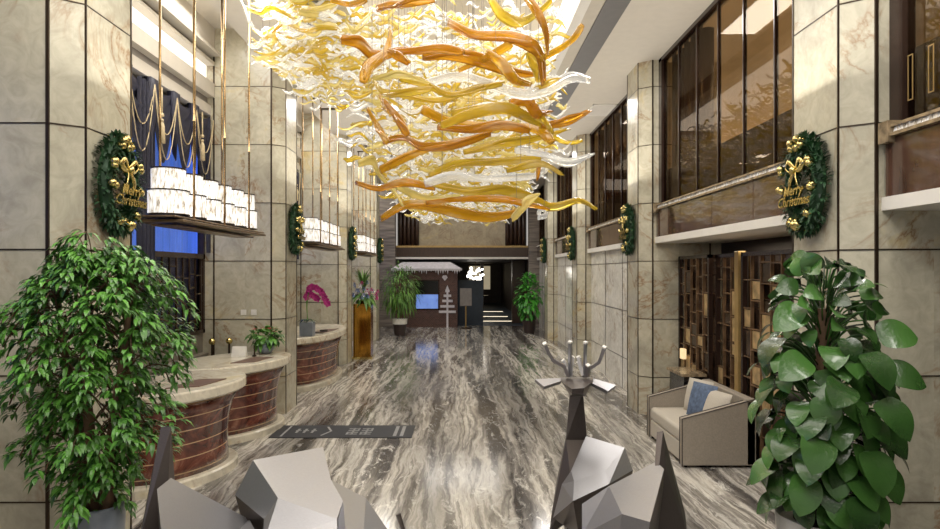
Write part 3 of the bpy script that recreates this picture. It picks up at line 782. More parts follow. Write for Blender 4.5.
# ------------------------------------------------------------------ large leafy tree, left
def left_tree():
    rr = random.Random(21); c = Vector((-2.42,4.12,0))
    o = thing('leafy_tree', c, 'large leafy green tree in a grey stone pot at the left', 'plant')
    MB().lathe([(.10,0),(.13,.1),(.16,.6),(.165,.84),(.16,.86),(.14,.82)],28,c).build('pot', M['pot_grey'], o, smooth=True)
    MB().lathe([(.15,.81),(.1,.83)],20,c).build('soil', M['soil'], o)
    mt = MB(); ml = MB()
    tips = []
    for i,(dx,dy) in enumerate(((-.07,0),(.05,.04),(.0,-.05),(.07,-.03))):
        p0 = c+Vector((dx,dy,.78)); p1 = c+Vector((dx*1.6,dy*1.5,1.25)); p2 = c+Vector((dx*3,dy*3,1.8)); p3 = c+Vector((dx*4,dy*3,2.3))
        s_ = smoothed([p0,p1,p2,p3],12); mt.tube(s_, [.046-.0027*j for j in range(13)], 8)
        tips.append(s_)
    def extent(u):   # crown half width by height z
        pts = [(.85,.18),(1.0,.25),(1.25,.34),(1.5,.41),(1.8,.45),(2.05,.48),(2.25,.46),(2.4,.34),(2.5,.22),(2.62,.08)]
        for (a,wa),(b,wb) in zip(pts[:-1],pts[1:]):
            if u <= b: return wa+(wb-wa)*max(0,(u-a))/(b-a)
        return .08
    n = 140
    sprays = [(-.62,0,2.02),(-.58,-.1,1.98),(-.5,.1,2.1),(-.2,0,2.6),(-.05,-.1,2.62),(.1,0,2.58),(-.3,.05,2.5),(.46,0,2.34),(.5,.1,2.2),(.40,-.1,2.45),(.48,0,2.0),(-.42,-.1,1.55),(-.38,0,1.2),(0,-.25,.95),(.05,-.3,1.0),(.42,-.1,1.3)]
    for (dx,dy,z) in sprays:
        e_ = c+Vector((dx,dy,z)); k_ = Vector((dx,dy,0)).normalized()
        br = smoothed([c+Vector((dx*.15,dy*.15,z-.25)), c+Vector((dx*.6,dy*.6,z+.02)), e_, e_+k_*.06-Vector((0,0,.08))],12)
        mt.tube(br,.004,4)
        for q in br[2:]:
            for j in range(3):
                d = Vector((k_.x+rr.uniform(-1.1,1.1),k_.y+rr.uniform(-1.1,1.1),rr.uniform(-.6,.3)))
                ml.leaf(q+d.normalized()*.02, d, rr.uniform(.06,.09), rr.uniform(.024,.034), droop=.5, seg=3)
    for i in range(n):
        z = .92+1.62*((i+.5)/n)**.72
        ang = i*2.39996+rr.uniform(-.3,.3)
        w = extent(z)*rr.uniform(.72,1.08)
        if rr.random() < .3: w *= .6
        tk = tips[i%4]; zi = min(12, max(1, int((z-.9)/1.5*12)))
        b0 = tk[zi]; b0 = Vector((b0.x,b0.y,min(b0.z,z-.05)))
        end = c+Vector((math.cos(ang)*w, math.sin(ang)*w*.85, z))
        mid = (b0+end)/2+Vector((0,0,.12))
        br = smoothed([b0,mid,end,end+Vector((math.cos(ang)*.05,math.sin(ang)*.05,-.09))],8)
        mt.tube(br,.005,4)
        for q in br[2:]:
            for j in range(4):
                d = Vector((math.cos(ang)+rr.uniform(-1.1,1.1), math.sin(ang)+rr.uniform(-1.1,1.1), rr.uniform(-.5,.45)))
                st_ = q+d.normalized()*rr.uniform(.01,.05)
                ml.leaf(st_, d, rr.uniform(.05,.085), rr.uniform(.022,.034), droop=.45, seg=3)
                ml.leaf(st_+d.normalized()*.03, d+Vector((rr.uniform(-1,1),rr.uniform(-1,1),-.2)), rr.uniform(.05,.08), .028, droop=.45, seg=3)
    mt.build('trunk', M['bark'], o, smooth=True)
    ml.build('foliage', M['leafA'], o)
    # long stray sprays reaching left
left_tree()

# ------------------------------------------------------------------ broad leaved plant, right
def right_plant():
    rr = random.Random(5); c = Vector((2.40,4.12,0))
    o = thing('broad_leaf_plant', c, 'tall plant with broad glossy heart-shaped leaves at the right', 'plant')
    MB().lathe([(.2,0),(.27,.5),(.29,.78),(.27,.78),(.25,.74)],28,c).build('pot', M['pot_white'], o)
    MB().lathe([(.26,.73),(.1,.75)],20,c).build('soil', M['soil'], o)
    MB().tube([c+Vector((0,0,.7)),c+Vector((0,0,2.15))],.045,10).build('moss_pole', M['bark'], o)
    ms = MB(); ml = MB()
    prof = [(.72,.30),(1.0,.37),(1.35,.42),(1.6,.43),(1.85,.40),(2.05,.36),(2.25,.28),(2.45,.12)]
    def ext(z):
        for (a,wa),(b,wb) in zip(prof[:-1],prof[1:]):
            if z <= b: return wa+(wb-wa)*max(0,z-a)/(b-a)
        return .08
    n = 230
    for i in range(n):
        z = .80+1.62*(i/n)**1.0
        ang = i*2.39996+rr.uniform(-.35,.35)
        w = ext(z)*rr.uniform(.5,.86)
        big = 1.0 if z < 1.9 else .72
        L = rr.uniform(.15,.215)*big; W = L*rr.uniform(.85,1.0)
        p0 = c+Vector((math.cos(ang)*.04,math.sin(ang)*.04,z-.12)); p1 = c+Vector((math.cos(ang)*w,math.sin(ang)*w,z+.06))
        ms.tube(smoothed([p0,(p0+p1)/2+Vector((0,0,.06)),p1],5),.006,5)
        ca, sa = math.cos(ang), math.sin(ang)
        d = Vector((ca*.5+rr.uniform(-.45,.45), sa*.5+rr.uniform(-.45,.45), rr.uniform(-1.1,-.35)))
        if z > 2.0: d.z = rr.uniform(-.3,.35)
        nrm = Vector((ca*1.3, sa*1.3, rr.uniform(.3,.9)))
        ml.leaf(p1, d, L, W, n=nrm, droop=.12, seg=7, fold=.16, heart=True)
    for (dx,dy,z,ddx,ddy,ddz,L) in ((.26,-.15,1.98,1,-.1,.08,0.243),(.26,-.2,1.76,1,-.3,-.25,0.243),(.06,-.35,1.9,.2,-.5,-.7,0.230),(-.1,-.38,1.72,-.5,-.5,-.3,0.230),(.1,-.4,1.62,.4,-.4,-.7,0.246),(-.25,-.25,1.85,-1,-.3,-.5,0.230),
                                (.26,-.15,1.4,.7,-.3,-.8,0.230),(.22,-.2,1.16,.5,-.3,-.9,0.230),(.08,-.34,1.3,.1,-.4,-.9,0.246),(-.2,-.3,1.4,-.4,-.4,-.8,0.246),(-.22,-.2,1.1,-.4,-.3,-1,0.230),(0,-.34,1.02,.1,-.3,-1,0.230),(.2,-.05,2.12,1,0,.1,0.162),(-.2,-.1,2.15,-.9,-.2,-.5,0.234)):
        p = c+Vector((dx,dy,z)); ms.tube([c+Vector((0,0,z-.15)),p],.007,5)
        ml.leaf(p,(ddx,ddy,ddz),L,L*.86,n=(ddx*.3,-1.1,.7),droop=.1,seg=7,fold=.14,heart=True)
    ms.tube(smoothed([c+Vector((-.02,0,2.1)),c+Vector((-.1,0,2.3)),c+Vector((-.05,0,2.48))],6),[.01,.01,.012,.012,.01,.006,.003],6)
    ms.build('stems', M['leafB'], o, smooth=True)
    f = ml.build('foliage', M['leafB'], o, smooth=True)
    sm = f.modifiers.new('s','SUBSURF'); sm.levels = 1; sm.render_levels = 1
right_plant()

# ------------------------------------------------------------------ wreaths
def wreath_proto():
    rr = random.Random(8)
    o = thing('christmas_wreath', (0,0,0), 'w', 'wreath', 'wreaths with gold baubles on the columns')
    ry, rz = .21, .34
    mb = MB()
    mb.tube([(.07, ry*math.cos(t), rz*math.sin(t)) for t in [2*PI*i/24 for i in range(25)]], .055, 8)
    for i in range(1500):
        t = rr.uniform(0,2*PI); a = rr.uniform(0,2*PI)
        q = Vector((.07+.055*math.sin(a), (ry+.055*math.cos(a))*math.cos(t), (rz+.055*math.cos(a))*math.sin(t)))
        d = Vector((math.sin(a), math.cos(a)*math.cos(t), math.cos(a)*math.sin(t)))+Vector((rr.uniform(-.6,.6),rr.uniform(-.6,.6),rr.uniform(-.6,.6)))
        if q.x < .02: continue
        mb.leaf(q,d,rr.uniform(.05,.085),.024,droop=.1,seg=2)
    mb.build('greenery', M['pine'], o, local=True)
    mb = MB()
    for k, t in enumerate([.5,1.2,1.55,2.0,2.6,3.3,4.1,4.6,4.9,5.5,6.1]):
        for j in range(2):
            a = rr.uniform(-.4,.4); r_ = rr.uniform(.028,.038)
            MB().ball((.13+rr.uniform(-.01,.03),(ry+rr.uniform(-.05,.05))*math.cos(t+a*.3),(rz+rr.uniform(-.05,.04))*math.sin(t+a*.3)),r_,10).build('gold_bauble', M['gold'], o, local=True, smooth=True)
    mb = MB()
    for s in (-1,1):
        mb.tube(smoothed([(.15,0,.12),(.17,s*.08,.2),(.16,s*.13,.15),(.16,s*.06,.1),(.15,0,.12)],14), .022, 6, flat=.3)
        mb.tube(smoothed([(.15,0,.12),(.17,s*.05,.02),(.15,s*.07,-.06)],8), .018, 6, flat=.3)
    mb.ball((.17,0,.12),.03,8)
    mb.build('gold_bow', M['gold'], o, local=True, smooth=True)
    mtx = Matrix.Translation((.17,0,-.1)) @ Matrix(((0,0,1,0),(1,0,0,0),(0,1,0,0),(0,0,0,1)))
    text_mesh('Merry\nChristmas', .12, 'gold_lettering', M['gold'], o, mtx, .006)
    return o
wp = wreath_proto(); first = True
for s, side in ((-1,'left'),(1,'right')):
    for k in range(4):
        o = wp if first else copy_tree(wp); first = False
        o.location = (s*2.955, YK[k]+.49, 3.13)
        o.rotation_euler = (0,0,0 if s < 0 else PI)
        o['label'] = f'green wreath with gold baubles and lettering on the {bayname[k]} {side} column'

# ------------------------------------------------------------------ pendant drum rows
def pendant():
    o = thing('drum_pendant', (-2.84,7.0,2.9), 'p', 'chandelier', 'rows of drum pendants over reception')
    X = -2.84
    for i in range(6):
        y = 6.0+.4*i
        d = MB().lathe([(.185,2.95),(.185,3.17),(.02,3.172)],24,(X,y,0)); d.lathe([(.155,3.18),(.155,3.38),(.02,3.382)],24,(X,y,0))
        d = d.build('drum_shade', M['crystal'], o, smooth=False)
        for r_, z in ((.192,2.935),(.192,3.165),(.162,3.375)):
            MB().lathe([(r_,z),(r_,z+.014),(r_-.012,z+.014),(r_-.012,z)],24,(X,y,0)).build('shade_ring', M['bronze'], d)
    mb = MB(); mb.box((X-.24,5.78,2.86),(X+.24,8.22,2.885)); mb.box((X-.2,5.7,2.9),(X+.2,8.28,2.915)); mb.box((X-.12,5.9,2.83),(X+.12,8.1,2.845))
    bevel(mb.build('tray', M['traymetal'], o), .004)
    for y in (6.2,7.0,7.8):
        for x in (-2.72+.04,-2.99-.03):
            MB().tube([(x,y,2.87),(x,y,TOP+(.0 if x>-3.3 else .5))],.013,8).build('rod', M['gold_rod'], o, smooth=True)
        MB().box((-3.06,y-.03,TOP-.03),(-2.64,y+.03,TOP)).build('canopy', M['bronze'], o)
    return o
# fix ring offsets: rings are built relative to the pendant, the shades sit at its origin
pp = pendant()
pl = ['nearest row of lit crystal drum shades hanging over the left desks','second row of lit crystal drum shades beyond the second left column','third row of lit crystal drum shades beyond the third left column']
for k in range(3):
    o = pp if k == 0 else copy_tree(pp)
    o.location = (-2.84,7.0+5.55*k,2.9); o['label'] = pl[k]

# ceiling vent
o = thing('ceiling_vent', (3.0,13.4,TOP), 'white slatted vent in the ceiling near the third right column', 'vent')
mb = MB(); mb.box((2.75,13.0,TOP-.02),(3.25,13.03,TOP)); mb.box((2.75,13.9,TOP-.02),(3.25,13.93,TOP)); mb.box((2.75,13,TOP-.02),(2.78,13.93,TOP)); mb.box((3.22,13,TOP-.02),(3.25,13.93,TOP)); mb.build('frame', M['white'], o)
mb = MB()
for i in range(11): mb.box((2.78,13.06+i*.08,TOP-.015),(3.22,13.09+i*.08,TOP-.002))
mb.build('slats', M['white'], o)

# ------------------------------------------------------------------ glass chandelier
def chandelier():
    rr = random.Random(12)
    o = thing('glass_ribbon_chandelier', (0,7,TOP), 'huge chandelier of swirling amber, yellow and clear glass ribbons over the aisle', 'chandelier')
    def z12(p): return (400+p[0]*.2553, p[1]*.2553)
    def z13(p): return (340+p[0]*.2872, 100+p[1]*.2872)
    def z11(p): return (230+p[0]*.2137, p[1]*.2137)
    T = [
     (z13,[(320,290),(450,318),(560,312),(650,338),(740,375),(830,350),(888,378)],9,'yellow'),
     (z13,[(55,288),(130,308),(200,290),(260,290),(330,310)],7,'orange'),
     (z13,[(145,412),(230,365),(330,372),(420,395),(520,410),(600,395),(660,360)],9,'amber'),
     (z13,[(300,358),(420,345),(560,345),(650,362),(730,380)],6,'orange'),
     (z13,[(65,222),(110,212),(140,265),(195,325),(215,365)],8,'pale'),
     (z13,[(310,262),(400,222),(560,215),(700,208)],7,'yellow'),
     (z13,[(295,292),(400,265),(520,275),(690,262)],8,'clear'),
     (z13,[(140,245),(250,190),(350,155),(480,130)],8,'amber'),
     (z13,[(150,145),(220,130),(290,162),(400,155),(525,118)],8,'orange'),
     (z13,[(285,32),(400,82),(560,92),(680,100),(740,148)],10,'amber'),
     (z13,[(340,95),(450,102),(560,88),(660,110)],8,'orange'),
     (z13,[(390,50),(520,28),(620,42),(700,65),(740,110)],9,'yellow'),
     (z13,[(700,90),(790,75),(868,38)],7,'orange'),
     (z13,[(430,182),(550,155),(660,140),(795,100)],7,'yellow'),
     (z13,[(610,175),(700,190),(800,222),(878,192)],8,'clear'),
     (z13,[(580,245),(700,222),(772,258)],6,'yellow'),
     (z13,[(690,190),(692,230),(688,275)],9,'orange'),
     (z13,[(600,412),(640,370),(690,330)],9,'pale'),
     (z13,[(95,30),(130,90),(165,150)],7,'amber'),
     (z13,[(150,0),(205,70),(235,125)],8,'orange'),
     (z13,[(200,300),(260,330),(330,345),(420,335)],7,'pale'),
     (z13,[(690,410),(720,400),(700,380),(690,400)],5,'clear'),
     (z13,[(620,170),(660,185),(640,215),(620,195)],6,'clear'),
     (z12,[(190,88),(290,135),(420,142),(500,170),(548,215),(560,330)],11,'orange'),
     (z12,[(490,-20),(545,60),(572,130),(578,205)],12,'orange'),
     (z12,[(550,232),(630,188),(680,150),(715,98)],7,'amber'),
     (z12,[(90,222),(200,212),(320,240),(430,282),(530,292)],11,'orange'),
     (z12,[(340,205),(400,250),(450,312),(512,332)],9,'amber'),
     (z12,[(-20,375),(100,330),(230,298),(350,330),(480,370),(580,350),(670,302),(742,315)],10,'clear'),
     (z12,[(0,305),(100,330),(200,372),(330,340)],7,'yellow'),
     (z12,[(0,372),(150,392),(300,345),(400,330)],7,'yellow'),
     (z12,[(350,-10),(400,60),(470,88),(540,50),(600,-5)],9,'yellow'),
     (z12,[(-40,205),(60,198),(160,190),(250,205)],8,'orange'),
     (z12,[(160,492),(300,440),(420,425),(520,470),(595,505)],10,'yellow'),
     (z12,[(230,275),(330,230),(420,180),(440,170)],7,'amber'),
     (z12,[(430,400),(500,400),(540,450),(590,440)],9,'orange'),
     (z12,[(520,350),(580,330),(620,310)],5,'yellow'),
     (z12,[(500,200),(530,260),(545,320)],9,'yellow'),
     (z11,[(520,185),(600,200),(680,262),(800,238),(935,240)],10,'orange'),
     (z11,[(755,145),(725,250),(650,310),(620,385)],10,'amber'),
     (z11,[(740,240),(790,265),(835,300)],7,'orange'),
     (z11,[(665,370),(720,432),(830,432),(940,420)],7,'yellow'),
     (z11,[(670,368),(800,352),(930,390)],6,'pale'),
     (z11,[(285,200),(330,240),(440,240),(525,240),(480,305)],5,'yellow'),
     (z11,[(690,40),(760,18),(850,12),(960,5)],10,'orange'),
     (z11,[(470,0),(560,20),(640,0)],6,'amber'),
     (z11,[(250,50),(280,110),(350,145),(430,130),(500,140)],5,'yellow'),
     (z11,[(180,30),(230,60),(240,110),(200,150)],5,'amber'),
     (z11,[(320,60),(400,70),(480,50),(540,70)],5,'pale'),
     (z11,[(140,190),(220,262),(300,300),(390,308)],4,'clear'),
     (z11,[(100,180),(190,240),(260,290),(380,330)],4,'pale'),
     (z11,[(50,0),(75,60),(110,130),(160,180)],4,'clear'),
     (z11,[(540,100),(580,150),(640,100),(660,40)],5,'pale'),
     (z11,[(700,450),(720,500),(745,530)],7,'amber'),
     (z11,[(300,0),(330,30),(420,40),(500,20)],5,'pale'),
     (z11,[(60,30),(140,60),(200,40),(300,90)],4,'yellow'),
    ]
    def ribbon(pts, wpx, mat):
        py = sum(p[1] for p in pts)/len(pts); px = sum(p[0] for p in pts)/len(pts)
        Y0 = 5.4+2.2*max(0,py)/215+rr.uniform(-.35,.35)
        if px < 345: Y0 += 2.2
        ph = rr.uniform(0,6); P3 = []
        for i, p in enumerate(pts):
            P3.append(at(p[0],p[1],Y0+.28*math.sin(ph+i*.9)))
        path = smoothed(P3, 26); r0 = wpx*.5*Y0/F*1.18
        ri = []
        for i in range(27):
            t = i/26; ri.append(r0*(.70+.34*math.sin(PI*(t*.8+.1)))*(.9+.14*math.cos(t*6+ph))*(1 if t < .93 else .8))
        mb = MB(); mb.tube(path, ri, 12, flat=.42, twist=rr.uniform(-1.3,1.3), up=(0,-.3,1))
        if rr.random() < .75: mb.tube([p+Vector((.02*math.sin(j*.3),-.02,ri[j]*.8*math.cos(j*.16+ph))) for j,p in enumerate(path)], [r*.42 for r in ri], 8, flat=.8)
        nm = {'orange':'amber_ribbon','amber':'amber_ribbon','yellow':'yellow_ribbon','pale':'pale_ribbon','clear':'clear_ribbon'}[mat]
        mb.build(nm, M[mat], o, smooth=True)
        q = path[5]; MB().tube([q,(q.x,q.y,6.8 if abs(q.x)<1.6 else TOP)],.0022,4).build('wire', M['wire'], o)
    for f, pts, w, m in T: ribbon([f(p) for p in pts], w, m)
    # further ribbons filling the body of the chandelier
    for i in range(40):
        Y = rr.uniform(7.0,12.5); t = (Y-7)/5.5
        L = rr.uniform(.7,1.7); x = rr.uniform(-1.55,1.1)*(1-.15*t); z = rr.uniform(3.9,5.8)
        if i < 10: x = rr.uniform(-2.0,-1.2); z = rr.uniform(5.1,5.7); Y = rr.uniform(7.5,10)
        ph = rr.uniform(0,6); amp = rr.uniform(.06,.16); dz = rr.uniform(-.35,.35)
        pts = [Vector((x+L*(u-.5), Y+.35*math.sin(ph+u*3), z+dz*(u-.5)+amp*math.sin(ph+u*7))) for u in [j/20 for j in range(21)]]
        r0 = rr.uniform(.025,.05); mat = rr.choice(['yellow','clear','clear','pale','pale','amber','yellow'])
        mb = MB(); mb.tube(pts,[r0*(.5+.6*math.sin(PI*(j/20*.85+.08))) for j in range(21)],8,flat=.5,twist=rr.uniform(-2,2))
        mb.build({'amber':'amber_ribbon','yellow':'yellow_ribbon','pale':'pale_ribbon','clear':'clear_ribbon'}[mat], M[mat], o, smooth=True)
        q = pts[10]; MB().tube([q,(q.x,q.y,6.8 if abs(q.x)<1.6 else TOP)],.0022,4).build('wire', M['wire'], o)
    # countless small pieces
    for nm, mat, n_, seed in (('small_clear_pieces','clear',2300,1),('small_yellow_pieces','yellow',1100,2),('small_pale_pieces','pale',1200,3)):
        r2 = random.Random(seed); mb = MB()
        for i in range(n_):
            Y = 7.5+10.5*r2.random()**1.2
            t = (Y-7.5)/10.5
            zlo = 3.75+.0*t; zhi = 5.85
            x = r2.uniform(-1.4,1.25) if r2.random() < .85 else r2.uniform(-2.5,-1.5)
            z = r2.uniform(zlo,zhi)
            if x < -1.45: z = r2.uniform(5.0,5.8); Y = r2.uniform(7.5,10)
            L = r2.uniform(.12,.38); ph = r2.uniform(0,6); a_ = r2.uniform(-.5,.5)
            pts = [Vector((x+L*(u-.5)*math.cos(a_), Y+L*(u-.5)*math.sin(a_)*.6, z+.05*math.sin(ph+u*5)+(u-.5)*.12*math.sin(ph))) for u in (0,.2,.4,.6,.8,1)]
            r0 = r2.uniform(.014,.034); mb.tube(pts,[r0*.4,r0,r0*1.1,r0,r0*.8,r0*.3],5,flat=.6)
        x = mb.build(nm, M[mat], o, smooth=True); x['kind'] = 'stuff'
chandelier()

# ------------------------------------------------------------------ armchair
def armchair():
    o = thing('armchair', (3.12,8.25,0), 'taupe fabric armchair with dark piping facing the aisle on the right', 'armchair')
    x0,x1,y0,y1 = 2.68,3.58,7.54,8.96
    th = .09
    for a,b in ((y0,y0+th),(y1-th,y1)):
        mb = MB()
        sec = [(x0,.03),(x1,.03),(x1,.84),(x0,.60)]
        vs = [(x,a,z) for x,z in sec]+[(x,b,z) for x,z in sec]
        mb.add(vs,[(3,2,1,0),(4,5,6,7),(0,1,5,4),(1,2,6,5),(2,3,7,6),(3,0,4,7)])
        bevel(mb.build('armrest', M['fabric'], o),.012,3)
        mb = MB()
        for yy in (a,b):
            mb.tube([(x0-.002,yy,.03),(x0-.002,yy,.60),(x1,yy,.842)],.007,6)
        mb.build('piping', M['piping'], o)
    bevel(MB().box((x1-.12,y0,.03),(x1,y1,.84)).build('backrest', M['fabric'], o),.015,3)
    bevel(MB().box((x0+.015,y0+th,.05),(x1-.1,y1-th,.28)).build('seat_base', M['fabric_lt'], o),.02,3)
    bevel(MB().box((x0+.01,y0+th+.005,.28),(x1-.12,y1-th-.005,.46)).build('seat_cushion', M['fabric_lt'], o),.045,4)
    for x in (x0+.06,x1-.06):
        for y in (y0+.06,y1-.06): MB().lathe([(.02,0),(.025,.05)],8,(x,y,0)).build('foot', M['black'], o)
armchair()
def pillow(name, mat, c, size, rot, label):
    mb = MB(); n = 12; vs = []; fs = []
    for s in (1,-1):
        b0 = len(vs)
        for i in range(n+1):
            for j in range(n+1):
                u = 2*i/n-1; v = 2*j/n-1
                h = size[1]*.5*((1-abs(u)**2.6)*(1-abs(v)**2.6))**.55
                k = 1-.06*(1-abs(u))*abs(v)**2
                vs.append((u*size[0]*.5*(1-.05*(1-v*v)*0), s*h, v*size[2]*.5))
        for i in range(n):
            for j in range(n):
                p = b0+i*(n+1)+j; q = (p,p+n+1,p+n+2,p+1); fs.append(q if s < 0 else q[::-1])
    mb.add(vs,fs); o = mb.build(name, mat, smooth=True)
    o.location = c; o.rotation_euler = rot; tag(o, label, 'pillow', 'pillows on the armchair'); return o
pillow('throw_pillow', M['fabric_lt'], (3.24,8.5,.68), (.46,.17,.46), (math.radians(-14),0,math.radians(-68)), 'plain beige pillow at the far side of the armchair')
pillow('throw_pillow', M['bluefab'], (3.18,8.22,.68), (.46,.14,.46), (math.radians(-16),0,math.radians(-70)), 'slate blue pillow in the middle of the armchair')
pillow('throw_pillow', M['fabric_lt'], (3.24,7.9,.66), (.42,.16,.42), (math.radians(-22),0,math.radians(-76)), 'plain beige pillow nearest the camera on the armchair')

# lattice display screens in the recess behind the armchair
def screen(y0, y1, x, label, seed, z1=2.64):
    rr = random.Random(seed)
    o = thing('lattice_screen', (x,(y0+y1)/2,0), label, 'screen', 'lattice display screens')
    mb = MB()
    for y in (y0,y1-.05): mb.box((x,y,0),(x+.06,y+.05,z1))
    mb.box((x,y0,z1-.05),(x+.06,y1,z1)); mb.box((x,y0,0),(x+.06,y1,.06)); mb.build('frame', M['darkbrown'], o)
    MB().box((x+.1,y0,0),(x+.12,y1,z1)).build('mirror_back', M['smoked'], o)
    mb = MB(); n = max(2,round((y1-y0)/.26))
    cells = []
    for i in range(1,n): mb.box((x+.01,y0+(y1-y0)*i/n-.01,.06),(x+.05,y0+(y1-y0)*i/n+.01,z1-.05))
    for i in range(n):
        ya = y0+(y1-y0)*i/n; yb = y0+(y1-y0)*(i+1)/n; z = .3+rr.uniform(0,.15)
        while z < z1-.1:
            mb.box((x+.012,ya,z-.009),(x+.048,yb,z+.009)); zn = z+rr.choice((.18,.26,.36)); cells.append((ya,yb,z,zn)); z = zn
    mb.build('lattice', M['latt'], o)
    for ya,yb,za,zb in cells:
        if rr.random() < .42 and zb < z1-.05: MB().box((x+.025,ya+.02,za+.02),(x+.03,yb-.02,zb-.02)).build('mirror_tile', M[rr.choice(('mirr','mirr','smoked'))], o)
screen(9.0,10.26,3.58,'tall brown lattice screen against the second right column',1)
screen(8.24,8.96,3.66,'brown lattice screen in the middle of the right recess',2)
screen(6.3,8.05,3.62,'wide brown lattice screen behind the broad-leaf plant',3)
mb = MB().box((3.6,8.09,0),(3.7,8.2,2.66)); tag(bevel(mb.build('gold_post', M['goldwood']),.005), 'square gold post between the lattice screens', 'post')
o = thing('console_table', (3.4,9.4,0), 'low black glossy console beside the armchair against the lattice screens', 'table')
MB().box((3.2,9.02,.86),(3.56,9.7,.9)).build('top', M['stonerail'], o)
MB().box((3.24,9.05,0),(3.55,9.67,.86)).build('body', M['black'], o)
mb = MB()
for i,(y,z,x) in enumerate(((6.9,1.9,4.1),(7.6,1.4,4.1),(7.2,2.2,4.1))):
    pass
for i,(y,z) in enumerate(((9.9,1.08),)):
    mb = MB().box((3.50,y-.06,z-.08),(3.56,y+.06,z+.08))
    tag(mb.build('wall_lamp', M['amberlamp']), ['small warm square lamp low on the screen by the second right column','small warm square lamp on the middle lattice screen','upper warm square lamp on the wide lattice screen','lower warm square lamp on the wide lattice screen'][i], 'lamp')
# other bays' ground-floor screens on the right
for k in (2,3,4):
    a,b = bay(k)
    struct(MB().box((3.3,a,0),(3.4,b,2.86)).build('wall_right_panel', M['pale_wall']))
    mb = MB()
    for z in joints[:3]: mb.box((3.293,a,z-.005),(3.3,b,z+.005))
    for y in (a+1.5,a+3.0): mb.box((3.293,y-.006,0),(3.3,y+.006,2.86))
    struct(mb.build(f'trim_{18+k}', M['bronze']))

# ------------------------------------------------------------------ floor mat
o = thing('floor_mat', (-1.75,9.25,0), 'long charcoal welcome mat with pale print across the marble floor', 'mat')
bevel(MB().box((-2.78,8.9,0),(-.72,9.6,.012)).build('mat_base', M['mat'], o),.004)
mb = MB(); z0,z1 = .012,.0135
def stroke(mb,x0,y0,x1,y1,w=.02):
    d = Vector((x1-x0,y1-y0)).normalized(); n_ = Vector((-d.y,d.x))*w*.5
    mb.prism([(x0+n_.x,y0+n_.y),(x0-n_.x,y0-n_.y),(x1-n_.x,y1-n_.y),(x1+n_.x,y1+n_.y)],z0,z1)
stroke(mb,-2.62,9.55,-2.62,8.95,.03); stroke(mb,-2.05,9.5,-1.95,9.25,.03); stroke(mb,-1.95,9.25,-2.05,9.0,.03)
for cx in (-1.62,-1.42):
    for i in range(4): stroke(mb,cx-.08,9.08+.1*i,cx+.08,9.08+.1*i,.035)
    stroke(mb,cx,9.05,cx,9.42,.03); stroke(mb,cx-.07,9.05,cx-.07,9.2,.03); stroke(mb,cx+.07,9.25,cx+.07,9.42,.03)
for cx in (-2.45,-2.34,-2.22): 
    stroke(mb,cx,9.15,cx,9.38,.035); stroke(mb,cx-.03,9.27,cx+.05,9.27,.03)
stroke(mb,-.98,8.97,-.98,9.53,.05); stroke(mb,-.88,8.97,-.88,9.53,.05)
mb.build('printed_marks', M['matgrey'], o)

# ------------------------------------------------------------------ faceted metal deer
def leg(mb, top, foot, a=.05, b=.03):
    t = Vector(top); f = Vector(foot)
    mb.hull([t+Vector((sx*a,sy*a,0)) for sx in (-1,1) for sy in (-1,1)]+[f+Vector((sx*b,sy*b,0)) for sx in (-1,1) for sy in (-1,1)])
def facet_body(name, P, faces, parent, cx, cy, zb=.66, shrink=.72):
    """flat faceted shell closed by a darker underside"""
    vs = [at(*p) for p in P]
    fixed = set()
    for f in faces:                       # flatten each facet: slide free corners onto the plane of its first three
        a, b, c = (vs[f[k]] for k in ((0,1,2) if len(f) < 4 else (0,1,len(f)-1)))
        nrm = (b-a).cross(c-a); use = {f[0],f[1],f[2] if len(f) < 4 else f[-1]}
        eye = Vector((0,0,H))
        for k in f:
            if k in use or k in fixed: continue
            d = vs[k]-eye; den = d.dot(nrm)
            if abs(den) > 1e-5:
                t = (a-eye).dot(nrm)/den
                if .85 < t < 1.18: vs[k] = eye+d*t
        fixed |= set(f)
    cnt = {}
    for f in faces:
        for a, b in zip(f, f[1:]+f[:1]): cnt[(a,b)] = 1
    bd = {a: b for (a,b) in cnt if (b,a) not in cnt}
    st = next(iter(bd)); loop = [st]
    while bd[loop[-1]] != st: loop.append(bd[loop[-1]])
    mb = MB(); nv = len(vs)
    low = [Vector((cx+(vs[k].x-cx)*shrink, cy+(vs[k].y-cy)*shrink, min(zb, vs[k].z-.05))) for k in loop]
    mb.add(vs+low, [])
    for f in faces: mb.f.append(list(f)); mb.m.append(0)
    n = len(loop)
    for i in range(n):
        mb.f.append([loop[(i+1)%n], loop[i], nv+i, nv+(i+1)%n]); mb.m.append(1)  # skirt and underside: shade put in as darker steel
    mb.f.append([nv+i for i in range(n)][::1]); mb.m.append(1)
    return mb.build(name, [M['steel'], M['steel_dark']], parent)
